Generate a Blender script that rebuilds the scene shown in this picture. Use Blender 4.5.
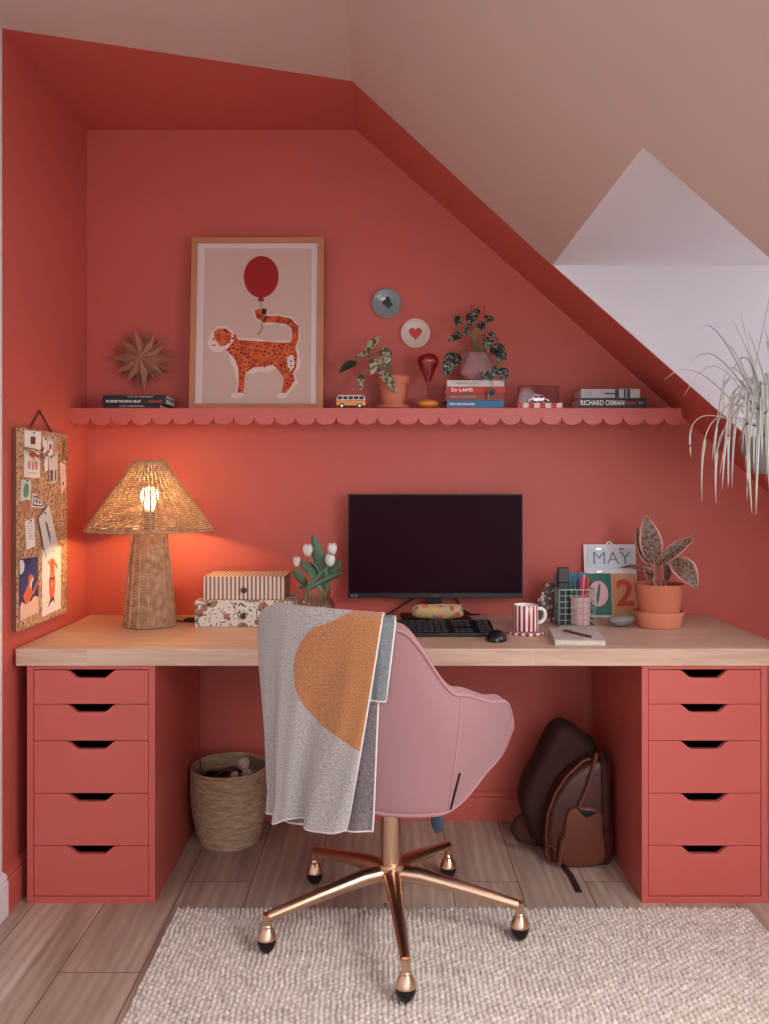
import bpy, bmesh, math, random
from math import sin, cos, pi, radians as R
from mathutils import Vector as V, Matrix, noise as mn
random.seed(7)
S = bpy.context.scene
for o in list(bpy.data.objects): bpy.data.objects.remove(o)
COL = S.collection

# ---------------------------------------------------------------- camera, world, lights, exposure
CAMH, F, CX, CY = 1.19, 860.0, 385.0, 482.0
cam = bpy.data.objects.new('camera', bpy.data.cameras.new('camera')); COL.objects.link(cam)
cam.location = (0, 0, CAMH); cam.rotation_euler = (R(90), 0, 0)
cam.data.sensor_fit = 'HORIZONTAL'; cam.data.sensor_width = 36; cam.data.lens = F/769*36
cam.data.shift_x = (384.5-CX)/769; cam.data.shift_y = -(512-CY)/769; cam.data.clip_start = .05
S.camera = cam
S.view_settings.view_transform = 'Standard'; S.view_settings.look = 'None'
S.view_settings.exposure = 0.42; S.view_settings.gamma = 1.0; S.view_settings.use_curve_mapping = False
w = bpy.data.worlds.new('sky'); S.world = w; w.use_nodes = True
w.node_tree.nodes['Background'].inputs[0].default_value = (.92, .90, .96, 1)
w.node_tree.nodes['Background'].inputs[1].default_value = 1.35

def area(name, loc, target, sx, sy, energy, col):
    l = bpy.data.lights.new(name, 'AREA'); l.shape = 'RECTANGLE'; l.size = sx; l.size_y = sy
    l.energy = energy; l.color = col
    o = bpy.data.objects.new(name, l); COL.objects.link(o); o.location = loc
    o.rotation_euler = (V(target)-V(loc)).to_track_quat('-Z', 'Y').to_euler()
    return o
area('daylight_dormer', (2.35, 2.24, 1.65), (0.9, 2.24, 1.25), .95, .8, 13, (.90, .88, .96))
area('daylight_side_window', (1.55, 0.15, 1.55), (-0.5, 2.6, .75), 1.0, 1.1, 125, (.90, .91, 1.0))
area('added_slope_fill', (1.02, .95, 1.40), (1.02-.66, .95, 1.40-.75), 1.0, .8, 20, (1.0, .96, .95))  # unseen fill lamp added below the slope to brighten floor, rug and chair

# ---------------------------------------------------------------- helpers
def lin(c):
    return tuple(((x/255)/12.92 if x/255 <= .04045 else ((x/255+.055)/1.055)**2.4) for x in c[:3]) + (1,)

class NT:
    def __init__(s, name):
        s.m = bpy.data.materials.new(name); s.m.use_nodes = True
        s.t = s.m.node_tree; s.p = s.t.nodes['Principled BSDF']; s.out = s.t.nodes['Material Output']
        s._tc = None
    def n(s, typ, **k):
        nd = s.t.nodes.new(typ)
        for a, b in k.items(): setattr(nd, a, b)
        return nd
    def l(s, a, b): s.t.links.new(a, b)
    def set(s, inp, v):
        if hasattr(v, 'links') or hasattr(v, 'is_linked'): s.l(v, inp)
        else: inp.default_value = v
    def tc(s, w='Object'):
        if not s._tc: s._tc = s.n('ShaderNodeTexCoord')
        return s._tc.outputs[w]
    def mapv(s, v, scale=(1, 1, 1), rot=(0, 0, 0), loc=(0, 0, 0)):
        m = s.n('ShaderNodeMapping'); s.l(v, m.inputs[0]); m.inputs['Scale'].default_value = scale
        m.inputs['Rotation'].default_value = rot; m.inputs['Location'].default_value = loc
        return m.outputs[0]
    def noise(s, v, scale, detail=3, rough=.5):
        n = s.n('ShaderNodeTexNoise'); s.l(v, n.inputs['Vector']); n.inputs['Scale'].default_value = scale
        n.inputs['Detail'].default_value = detail; n.inputs['Roughness'].default_value = rough
        return n.outputs['Fac']
    def ramp(s, f, stops, interp='LINEAR'):
        r = s.n('ShaderNodeValToRGB'); s.l(f, r.inputs[0]); r.color_ramp.interpolation = interp
        e = r.color_ramp.elements
        while len(e) < len(stops): e.new(.5)
        for i, (p, c) in enumerate(stops):
            e[i].position = p; e[i].color = c if len(c) == 4 else c+(1,)
        return r.outputs[0]
    def mix(s, f, a, b):
        m = s.n('ShaderNodeMix', data_type='RGBA'); s.set(m.inputs[0], f); s.set(m.inputs[6], a); s.set(m.inputs[7], b)
        return m.outputs[2]
    def math(s, op, a, b=0.0, c=0.0):
        m = s.n('ShaderNodeMath', operation=op); s.set(m.inputs[0], a); s.set(m.inputs[1], b); s.set(m.inputs[2], c)
        return m.outputs[0]
    def bump(s, h, strength=.3, dist=.002):
        b = s.n('ShaderNodeBump'); s.l(h, b.inputs['Height']); b.inputs['Strength'].default_value = strength
        b.inputs['Distance'].default_value = dist; s.l(b.outputs[0], s.p.inputs['Normal'])
    def sep(s, v):
        x = s.n('ShaderNodeSeparateXYZ'); s.l(v, x.inputs[0]); return x.outputs

def mat(name, col, rough=.6, metal=0, var=.12, vs=12, bs=None, bd=.002, bst=.3, sheen=0, coat=0, sub=0):
    t = NT(name); c = lin(col); p = t.p
    p.inputs['Roughness'].default_value = rough; p.inputs['Metallic'].default_value = metal
    if var:
        f = t.noise(t.tc(), vs)
        t.l(t.mix(f, tuple(x*(1-var) for x in c[:3])+(1,), tuple(min(1, x*(1+var)) for x in c[:3])+(1,)), p.inputs['Base Color'])
    else: p.inputs['Base Color'].default_value = c
    if bs: t.bump(t.noise(t.tc(), bs, 4), bst, bd)
    if sheen: p.inputs['Sheen Weight'].default_value = sheen
    if coat: p.inputs['Coat Weight'].default_value = coat
    if sub: p.inputs['Subsurface Weight'].default_value = sub
    return t.m

class MB:
    def __init__(s): s.v = []; s.f = []; s.mi = []; s.M = Matrix(); s.k = 0
    def at(s, loc=(0, 0, 0), rot=(0, 0, 0)):
        from mathutils import Euler
        s.M = Matrix.Translation(V(loc)) @ Euler(rot).to_matrix().to_4x4(); return s
    def add(s, vs, fs, k=None):
        b = len(s.v); s.v += [tuple(s.M @ V(p)) for p in vs]
        for f in fs: s.f.append([b+i for i in f]); s.mi.append(s.k if k is None else k)
        return s
    def box(s, c, d, k=None):
        x, y, z = c; a, b, h = d[0]/2, d[1]/2, d[2]/2
        return s.add([(x+i*a, y+j*b, z+l*h) for i in (-1, 1) for j in (-1, 1) for l in (-1, 1)],
                     [(0, 1, 3, 2), (4, 6, 7, 5), (0, 4, 5, 1), (2, 3, 7, 6), (0, 2, 6, 4), (1, 5, 7, 3)], k)
    def bb(s, x0, x1, y0, y1, z0, z1, k=None):
        return s.box(((x0+x1)/2, (y0+y1)/2, (z0+z1)/2), (x1-x0, y1-y0, z1-z0), k)
    def prism(s, poly, off, k=None, axis='y'):
        """poly of 3-D points, extruded by vector off"""
        n = len(poly); off = V(off); vs = [V(p) for p in poly]+[V(p)+off for p in poly]
        return s.add(vs, [list(range(n))[::-1], list(range(n, 2*n))]+[(i, (i+1) % n, n+(i+1) % n, n+i) for i in range(n)], k)
    def face(s, poly, k=None): return s.add(poly, [list(range(len(poly)))], k)
    def lathe(s, prof, n=32, c=(0, 0, 0), k=None, kf=None, a0=0, fl=None):
        vs = []; fs = []
        m = len(prof)
        for j in range(n):
            a = a0+2*pi*j/n; q = fl(a) if fl else 1
            vs += [(c[0]+r*q*cos(a), c[1]+r*q*sin(a), c[2]+z) for r, z in prof]
        b0 = len(s.v); s.add(vs, [])
        for j in range(n):
            for i in range(m-1):
                a, b = j*m+i, ((j+1) % n)*m+i
                s.f.append([b0+a, b0+b, b0+b+1, b0+a+1]); s.mi.append(kf(j, i) if kf else (s.k if k is None else k))
        return s
    def tube(s, pts, r, n=8, k=None, closed=False, cap=True, flat=1):
        pts = [V(p) for p in pts]; N = len(pts); rr = r if isinstance(r, (list, tuple)) else [r]*N
        vs = []; up = None
        for i, p in enumerate(pts):
            a = pts[(i-1) % N] if (closed or i > 0) else p; b = pts[(i+1) % N] if (closed or i < N-1) else p
            t = (b-a).normalized() if (b-a).length > 1e-9 else V((0, 0, 1))
            if up is None: up = t.orthogonal().normalized() if abs(t.z) > .95 else V((0, 0, 1))
            x = up-t*up.dot(t)
            if x.length < 1e-4: x = t.orthogonal()
            x.normalize(); y = t.cross(x)
            up = x
            vs += [p+x*cos(2*pi*j/n)*rr[i]*flat+y*sin(2*pi*j/n)*rr[i] for j in range(n)]
        fs = []
        for i in range(N if closed else N-1):
            for j in range(n):
                a = i*n+j; b = i*n+(j+1) % n; c = ((i+1) % N)*n+(j+1) % n; d = ((i+1) % N)*n+j
                fs.append((a, b, c, d))
        if cap and not closed: fs += [list(range(n))[::-1], [(N-1)*n+j for j in range(n)]]
        return s.add(vs, fs, k)
    def ball(s, c, r, n=16, m=10, k=None):
        r = r if isinstance(r, (tuple, list)) else (r, r, r)
        prof = [(sin(pi*i/m), -cos(pi*i/m)) for i in range(m+1)]
        vs = [(c[0]+r[0]*p*cos(2*pi*j/n), c[1]+r[1]*p*sin(2*pi*j/n), c[2]+r[2]*z) for j in range(n) for p, z in prof]
        return s.add(vs, [(j*(m+1)+i, ((j+1) % n)*(m+1)+i, ((j+1) % n)*(m+1)+i+1, j*(m+1)+i+1) for j in range(n) for i in range(m)], k)
    def grid(s, fn, nu, nv, k=None, kf=None):
        vs = [fn(i/nu, j/nv) for i in range(nu+1) for j in range(nv+1)]; b0 = len(s.v); s.add(vs, [])
        for i in range(nu):
            for j in range(nv):
                a = i*(nv+1)+j
                s.f.append([b0+a, b0+a+nv+1, b0+a+nv+2, b0+a+1]); s.mi.append(kf(i, j) if kf else (s.k if k is None else k))
        return s
    def build(s, name, mats, parent=None, smooth=False, bevel=0, solid=0, sub=0, loc=None, merge=True, seg=2, ang=40):
        me = bpy.data.meshes.new(name); me.from_pydata(s.v, [], s.f)
        for m in (mats if isinstance(mats, (list, tuple)) else [mats]): me.materials.append(m)
        for p, i in zip(me.polygons, s.mi): p.material_index = i
        bm = bmesh.new(); bm.from_mesh(me)
        if merge: bmesh.ops.remove_doubles(bm, verts=bm.verts, dist=1e-6)
        if not solid: bmesh.ops.recalc_face_normals(bm, faces=bm.faces)
        bm.to_mesh(me); bm.free()
        if smooth:
            for p in me.polygons: p.use_smooth = True
            try: me.set_sharp_from_angle(angle=R(ang))
            except Exception: pass
        o = bpy.data.objects.new(name, me); COL.objects.link(o)
        if parent: o.parent = parent
        if loc: o.location = loc
        if solid:
            md = o.modifiers.new('solid', 'SOLIDIFY'); md.thickness = solid; md.offset = 0
        if bevel:
            md = o.modifiers.new('bevel', 'BEVEL'); md.width = bevel; md.segments = seg; md.limit_method = 'ANGLE'
        if sub:
            md = o.modifiers.new('sub', 'SUBSURF'); md.levels = sub; md.render_levels = sub
        return o

def thing(name, label, cat, loc=(0, 0, 0), rz=0, group=None):
    o = bpy.data.objects.new(name, None); COL.objects.link(o); o.location = loc; o.rotation_euler = (0, 0, rz)
    o.empty_display_size = .05
    return tag(o, label, cat, group)
def tag(o, label, cat, group=None):
    o['label'] = label; o['category'] = cat
    if group: o['group'] = group
    return o
def struct(o): o['kind'] = 'structure'; return o
def part(o, label): o['label'] = label; return o
def copy_tree(o, parent=None):
    c = o.copy(); COL.objects.link(c)
    if parent: c.parent = parent
    for ch in [x for x in bpy.data.objects if x.parent == o]: copy_tree(ch, c)
    return c
def W(px, py, z):                       # a point of the place from a sight line and its distance
    return V(((px-CX)/F*z, z, CAMH-(py-CY)/F*z))

def text_part(txt, size, m, parent, loc, rot=(R(90), 0, 0), name='lettering', depth=.0002, sx=1, align='CENTER', bold=0):
    c = bpy.data.curves.new('t', 'FONT'); c.body = txt; c.size = size; c.extrude = depth; c.align_x = align; c.align_y = 'CENTER'
    c.offset = bold
    t = bpy.data.objects.new('t', c); COL.objects.link(t)
    bpy.context.view_layer.update()
    me = bpy.data.meshes.new_from_object(t.evaluated_get(bpy.context.evaluated_depsgraph_get()))
    bpy.data.objects.remove(t)
    me.name = name; me.materials.clear(); me.materials.append(m)
    o = bpy.data.objects.new(name, me); COL.objects.link(o); o.parent = parent; o.location = loc; o.rotation_euler = rot; o.scale = (sx, 1, 1)
    return o

# ---------------------------------------------------------------- materials
def m_paint(name, col, rough=.55):
    t = NT(name); c = lin(col); f = t.noise(t.tc(), 1.3, 2)
    t.l(t.mix(f, tuple(x*.95 for x in c[:3])+(1,), tuple(min(1, x*1.05) for x in c[:3])+(1,)), t.p.inputs['Base Color'])
    t.p.inputs['Roughness'].default_value = rough
    t.bump(t.noise(t.tc(), 160, 3), .06, .001); return t.m
coral = m_paint('coral_paint', (194, 91, 79))
coral_gloss = m_paint('coral_cabinet_paint', (196, 94, 85), .4)
cream = m_paint('cream_paint', (208, 186, 176))
white_paint = m_paint('white_paint', (226, 222, 226))

def m_floor():
    t = NT('oak_planks'); v = t.tc()
    x, y, z = t.sep(v)
    cmb = t.n('ShaderNodeCombineXYZ'); t.l(y, cmb.inputs[0]); t.l(x, cmb.inputs[1])
    b = t.n('ShaderNodeTexBrick'); t.l(cmb.outputs[0], b.inputs['Vector'])
    b.inputs['Scale'].default_value = 1; b.inputs['Brick Width'].default_value = 1.28; b.inputs['Row Height'].default_value = .198
    b.inputs['Mortar Size'].default_value = .0016; b.inputs['Mortar Smooth'].default_value = .3; b.offset = .37
    b.inputs['Color1'].default_value = (0, 0, 0, 1); b.inputs['Color2'].default_value = (1, 1, 1, 1); b.inputs['Mortar'].default_value = (.5, .5, .5, 1)
    # a per-plank shift of the grain
    off = t.n('ShaderNodeVectorMath', operation='MULTIPLY_ADD'); t.l(b.outputs['Color'], off.inputs[0]); off.inputs[1].default_value = (7, 3, 5); t.l(v, off.inputs[2])
    gv = t.mapv(off.outputs[0], (9, .9, 1))
    warp = t.noise(gv, 1.6, 4, .6)
    wv = t.n('ShaderNodeTexWave', wave_type='BANDS', bands_direction='X'); t.l(gv, wv.inputs[0]); wv.inputs['Scale'].default_value = 1.1
    wv.inputs['Distortion'].default_value = 7; wv.inputs['Detail'].default_value = 3; wv.inputs['Detail Scale'].default_value = 1.2
    fine = t.noise(t.mapv(off.outputs[0], (70, 3, 1)), 2, 3)
    base = t.ramp(warp, [(.25, lin((144, 124, 110))), (.5, lin((194, 176, 160))), (.75, lin((226, 212, 198)))])
    c1 = t.mix(t.math('MULTIPLY', wv.outputs['Fac'], .45), base, lin((150, 120, 102)))
    c2 = t.mix(t.math('MULTIPLY', fine, .35), c1, lin((196, 176, 160)))
    crack = t.ramp(t.noise(t.mapv(off.outputs[0], (7, .8, 1), loc=(3, 1, 0)), 2.2, 3, .4), [(.66, (0, 0, 0)), (.80, (.8, .8, .8))])
    c3 = t.mix(crack, c2, lin((104, 78, 66)))
    tone = t.mix(t.math('MULTIPLY', b.outputs['Color'], .22), c3, lin((120, 92, 80)))
    fin = t.mix(b.outputs['Fac'], tone, lin((70, 50, 44)))
    t.l(fin, t.p.inputs['Base Color']); t.p.inputs['Roughness'].default_value = .48
    t.bump(t.math('SUBTRACT', fine, t.math('MULTIPLY', b.outputs['Fac'], 2.0)), .25, .001); return t.m
floor_m = m_floor()

def m_worktop(name='oak_worktop'):
    t = NT(name); v = t.tc()
    b = t.n('ShaderNodeTexBrick'); t.l(v, b.inputs['Vector']); b.inputs['Scale'].default_value = 1
    b.inputs['Brick Width'].default_value = .42; b.inputs['Row Height'].default_value = .045; b.inputs['Mortar Size'].default_value = .0004
    b.inputs['Color1'].default_value = (0, 0, 0, 1); b.inputs['Color2'].default_value = (1, 1, 1, 1); b.inputs['Mortar'].default_value = (.3, .3, .3, 1)
    off = t.n('ShaderNodeVectorMath', operation='MULTIPLY_ADD'); t.l(b.outputs['Color'], off.inputs[0]); off.inputs[1].default_value = (4, 9, 5); t.l(v, off.inputs[2])
    g = t.noise(t.mapv(off.outputs[0], (3, 40, 40)), 1.5, 4, .6)
    base = t.ramp(g, [(.25, lin((182, 148, 124))), (.55, lin((208, 178, 156))), (.8, lin((220, 196, 178)))])
    t.l(t.mix(t.math('MULTIPLY', b.outputs['Color'], .35), base, lin((194, 158, 136))), t.p.inputs['Base Color'])
    t.p.inputs['Roughness'].default_value = .42; t.bump(g, .1, .001); return t.m
worktop_m = m_worktop()

def m_weave(name, c1, c2, sc=(1, 1, 1), bumpd=.002, rough=.8, noi=40):
    t = NT(name); n = t.noise(t.mapv(t.tc(), sc), noi, 4, .65)
    t.l(t.ramp(n, [(.3, lin(c1)), (.7, lin(c2))]), t.p.inputs['Base Color']); t.p.inputs['Roughness'].default_value = rough
    t.bump(n, .5, bumpd); return t.m
rug_m = m_weave('jute_wool_rug', (176, 164, 154), (234, 224, 215), noi=60)
rattan = m_weave('rattan', (150, 112, 84), (206, 170, 136), noi=50, rough=.6)
rattan_core = mat('rattan_core', (118, 84, 64), .8)
seagrass = m_weave('seagrass', (150, 122, 96), (214, 186, 154), (1, 1, 5), noi=26)
gold = mat('rose_gold_metal', (222, 188, 162), .28, 1, var=.04)
gold_dark = mat('dark_caster_metal', (46, 42, 44), .25, .6, var=0)
velvet = mat('pink_velvet', (158, 116, 119), .75, var=.06, vs=5, bs=300, bst=.1, sheen=.2)
velvet_pipe = mat('pink_velvet_piping', (172, 122, 125), .7, var=0, sheen=.5)
black = mat('black_plastic', (18, 17, 19), .4, var=0)
black_matt = mat('black_matt', (12, 11, 12), .8, var=0)
grey_key = mat('key_plastic', (36, 36, 40), .5, var=0)
terracotta = mat('terracotta', (204, 120, 88), .8, var=.1, vs=8, bs=120, bst=.15)
terracotta_pale = mat('terracotta_saucer', (218, 140, 108), .8, var=.1, vs=8)
soil = mat('soil', (34, 24, 20), .95, var=.4, vs=90, bs=150, bst=1, bd=.004)
paper = mat('white_paper', (232, 228, 226), .7, var=.02)
pages = m_weave('book_pages', (196, 184, 166), (232, 224, 210), (1, 1, 40), .0005, .8, 20)
green_leaf = mat('green_leaf', (62, 92, 62), .45, var=.3, vs=30)
stem_green = mat('stem_green', (112, 140, 92), .5, var=.15)
wood_frame = mat('oak_frame', (184, 122, 84), .5, var=.15, vs=20)
silver = mat('silver_metal', (190, 190, 196), .25, .9, var=0)
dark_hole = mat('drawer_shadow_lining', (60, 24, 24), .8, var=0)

# ---------------------------------------------------------------- the room
XL, YB, ZC, XC, SL = -1.053, 3.04, 2.434, -.1025, .88
YN = -1.3                                     # how far the room runs behind the camera
XK = 1.95                                     # low knee wall under the slope
def zs(x): return ZC-SL*(x-XC)
DX, DY0, DY1, DZ, DS = .53, 1.765, 2.73, zs(.53), 1.48     # dormer opening
b = MB().bb(XL-.12, XK+.12, YN, YB+.12, -.08, 0); struct(b.build('floor', floor_m))
b = MB().prism([(XL-.12, YB, 0), (XK+.1, YB, 0), (XK+.1, YB, zs(XK+.1)), (XC, YB, ZC), (XL-.12, YB, ZC)], (0, .12, 0)); struct(b.build('wall_back', coral))
b = MB().bb(XL-.12, XL, 2.365, YB, 0, ZC+.1, 0); b.bb(XL-.12, XL, YN, 2.365, 0, ZC+.1, 1); struct(b.build('wall_left', [coral, white_paint]))
b = MB(); b.prism([(XL, 2.357, ZC), (XC, 2.668, ZC), (XC, YB, ZC), (XL, YB, ZC)], (0, 0, .1), 0)
b.prism([(XL, YN, ZC), (XC, YN, ZC), (XC, 2.668, ZC), (XL, 2.357, ZC)], (0, 0, .1), 1); struct(b.build('ceiling', [coral, cream]))
def sp(x, y): return (x, y, zs(x))
b = MB(); up = (.066, 0, .075)
b.prism([sp(XC, 2.668), sp(DX, DY1), sp(XK, DY1), sp(XK, YB), sp(XC, YB)], up, 0)
b.prism([sp(XC, YN), sp(DX, YN), sp(DX, DY1), sp(XC, 2.668)], up, 1)
b.prism([sp(DX, YN), sp(XK, YN), sp(XK, DY0), sp(DX, DY0)], up, 1)
b.prism([sp(DS, DY0), sp(XK, DY0), sp(XK, DY1), sp(DS, DY1)], up, 1)
struct(b.build('wall_right', [coral, cream]))
b = MB().bb(XK, XK+.1, YN, YB, 0, zs(XK)+.02); struct(b.build('wall_knee', cream))
# dormer: flat ceiling, two cheeks, front with the window
XD = 2.15
b = MB(); b.bb(DX, XD, DY0, DY1, DZ, DZ+.06)
b.prism([(DX+.004, DY1-.003, DZ), (XD, DY1-.003, DZ), (XD, DY1-.003, zs(DS)), (DS+.004, DY1-.003, zs(DS))], (0, .053, 0))
b.prism([(DX+.01, DY0, DZ), (XD, DY0, DZ), (XD, DY0, zs(DS)), (DS+.01, DY0, zs(DS))], (0, -.05, 0))
b.bb(DS-.04, XD, DY0, DY1, zs(DS)-.05, zs(DS))
struct(b.build('wall_dormer', white_paint))
wf = MB(); z0, z1 = zs(DS), DZ
for y in (DY0+.03, (DY0+DY1)/2, DY1-.03): wf.box((XD, y, (z0+z1)/2), (.05, .055, z1-z0))
for z in (z0+.03, z1-.03): wf.box((XD, (DY0+DY1)/2, z), (.05, DY1-DY0, .055))
wo = struct(wf.build('window_1', white_paint, bevel=.004))
gl = NT('window_glass'); gl.p.inputs['Transmission Weight'].default_value = 1; gl.p.inputs['Roughness'].default_value = 0; gl.p.inputs['IOR'].default_value = 1.02
gp = MB().bb(XD-.002, XD+.002, DY0+.05, DY1-.05, z0+.05, z1-.05).build('pane', gl.m, wo)

def skirting(name, p0, p1, nrm, m, h=.118):
    prof = [(0, 0), (.018, 0), (.018, h-.028), (.013, h-.022), (.016, h-.014), (.008, h-.004), (0, h)]
    p0, p1, nrm = V(p0), V(p1), V(nrm)
    b = MB(); vs = [p0+nrm*d+V((0, 0, z)) for d, z in prof]
    b.prism(vs, p1-p0); return struct(b.build(name, m, smooth=False))
skirting('baseboard_back', (XL, YB, 0), (XK, YB, 0), (0, -1, 0), coral, .1)
skirting('baseboard_left', (XL, 2.365, 0), (XL, YB-.018, 0), (1, 0, 0), coral)
skirting('trim_1', (XL, YN, 0), (XL, 2.365, 0), (1, 0, 0), white_paint)

# ---------------------------------------------------------------- rug
def rug():
    x0, x1, y0, y1 = -.578, 1.008, .55, 2.392
    cw, ch = .0130, .0175
    nx, ny = int((x1-x0)/cw), int((y1-y0)/ch); q = 4
    NX, NY = nx*q, ny*q
    b = MB(); vs = []
    for j in range(NY+1):
        v = j/q; row = int(v)
        for i in range(NX+1):
            u = i/q+mn.noise(V((v*.35, i*.013, 3)))*.45
            a = abs(sin(pi*u)); c = abs(sin(pi*(v+.5*(int(u) % 2))))
            r = mn.noise(V((int(u)*1.7, int(v+.5*(int(u) % 2))*1.3, 0)))
            h = (a**.45)*(c**.8)*(.0105+.004*r)
            ex = min(i, NX-i, j, NY-j)
            wob = .004*mn.noise(V((j*.03, i*.03, 9)))
            vs.append((x0+i*cw/q+(wob if ex < 3 else 0), y0+j*ch/q+(wob if ex < 3 else 0), (.004+h) if ex else .001))
    fs = [(j*(NX+1)+i, j*(NX+1)+i+1, (j+1)*(NX+1)+i+1, (j+1)*(NX+1)+i) for j in range(NY) for i in range(NX)]
    b.v = vs; b.f = fs; b.mi = [0]*len(fs)
    o = b.build('rug', rug_m, smooth=True, merge=False, ang=180)
    tag(o, 'chunky woven cream and beige wool rug lying on the wooden floor', 'rug')
rug()

# ---------------------------------------------------------------- desk: worktop and two drawer units
ZD, DF, DB = .721, 2.42, YB-.003
b = MB().bb(-1.04, 1.14, DF, DB, ZD-.049, ZD)
tag(b.build('worktop', worktop_m, bevel=.002), 'long pale oak desk worktop lying across two coral drawer units', 'desk')
def cabinet(x0, x1, label):
    c = (x0+x1)/2; zt = ZD-.0505; t = thing('drawer_unit', label, 'drawer unit', (c, 2.43, 0), 0, None)
    w = x1-x0; d = .578; th = .018; b = MB()
    b.bb(-w/2, -w/2+th, 0, d, 0, zt); b.bb(w/2-th, w/2, 0, d, 0, zt)
    b.bb(-w/2+th, w/2-th, 0, d, 0, th); b.bb(-w/2+th, w/2-th, 0, d, zt-.010, zt); b.bb(-w/2+th, w/2-th, d-.008, d, th, zt-.01)
    b.build('carcass', coral_gloss, t, bevel=.0012)
    ys = [668.5, 704.3, 741, 793.5, 846, 898.6]; zsr = [CAMH-(y-CY)/353.9 for y in ys]; zsr[0] = zt-.0115; zsr[-1] = th+.0015
    for i in range(5):
        za, zb = zsr[i]-.0008, zsr[i+1]+.0008; hw = w/2-th-.0015
        poly = [(-hw, zb), (hw, zb), (hw, za), (.071, za)]
        for k in range(7):                     # the finger cut-out with rounded shoulders
            s = k/6; poly.append((.071-.036*s, za-.0225*(s*s*(3-2*s))))
        for k in range(7):
            s = 1-k/6; poly.append((-(.071-.036*s), za-.0225*(s*s*(3-2*s))))
        poly.append((-hw, za))
        f = MB(); f.prism([(x, .001, z) for x, z in poly], (0, .016, 0))
        dr = f.build('drawer', coral_gloss, t, bevel=.001)
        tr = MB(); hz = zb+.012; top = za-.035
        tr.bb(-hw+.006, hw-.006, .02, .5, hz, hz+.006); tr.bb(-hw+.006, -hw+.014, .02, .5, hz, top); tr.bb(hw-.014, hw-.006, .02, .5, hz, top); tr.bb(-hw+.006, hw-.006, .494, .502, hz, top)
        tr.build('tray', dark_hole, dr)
    return t
cabinet(-1.012, -.650, 'coral five drawer unit under the left end of the worktop, beside the woven bin')
cabinet(.7256, 1.0815, 'coral five drawer unit under the right end of the worktop, beside the leather rucksack')

# ---------------------------------------------------------------- shelf
def shelf():
    y0, zt, x0, x1 = 2.875, 1.437, XL+.001, .995
    t = thing('scalloped_shelf', 'long coral wall shelf with a scalloped front edge above the desk', 'shelf', (0, YB, zt-.02))
    def L(x, y, z): return (x, y-YB, z-(zt-.02))
    zr = zt
    b = MB(); b.prism([L(x0, y0+.016, zt-.018), L(x1, y0+.016, zt-.018), L(x1-.02, y0+.016, zt), L(x0, y0+.016, zt)], (0, YB-y0-.018, 0)); b.build('board', coral_gloss, t, bevel=.001)
    pitch = .0686; per = .0
    pts = [(x0, zt)]; bot = []
    x = -.986-pitch; r = pitch/2
    segs = []
    while x < x1:
        for k in range(13):
            a = pi*k/12; px = x+r-r*.985*cos(a); pz = zt-.0305-.0255*sin(a)**.9
            if x0 <= px <= x1-.005: bot.append((px, pz))
        x += pitch
    poly = [L(x0, y0, zt), L(x0, y0, bot[0][1])]+[L(px, y0, pz) for px, pz in bot]+[L(x1, y0, zt-.03), L(x1-.006, y0, zt)]
    b = MB(); b.prism(poly, (0, .0155, 0)); b.build('scalloped_trim', coral_gloss, t)
    return t
shelf()
ZS = 1.4375

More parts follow.
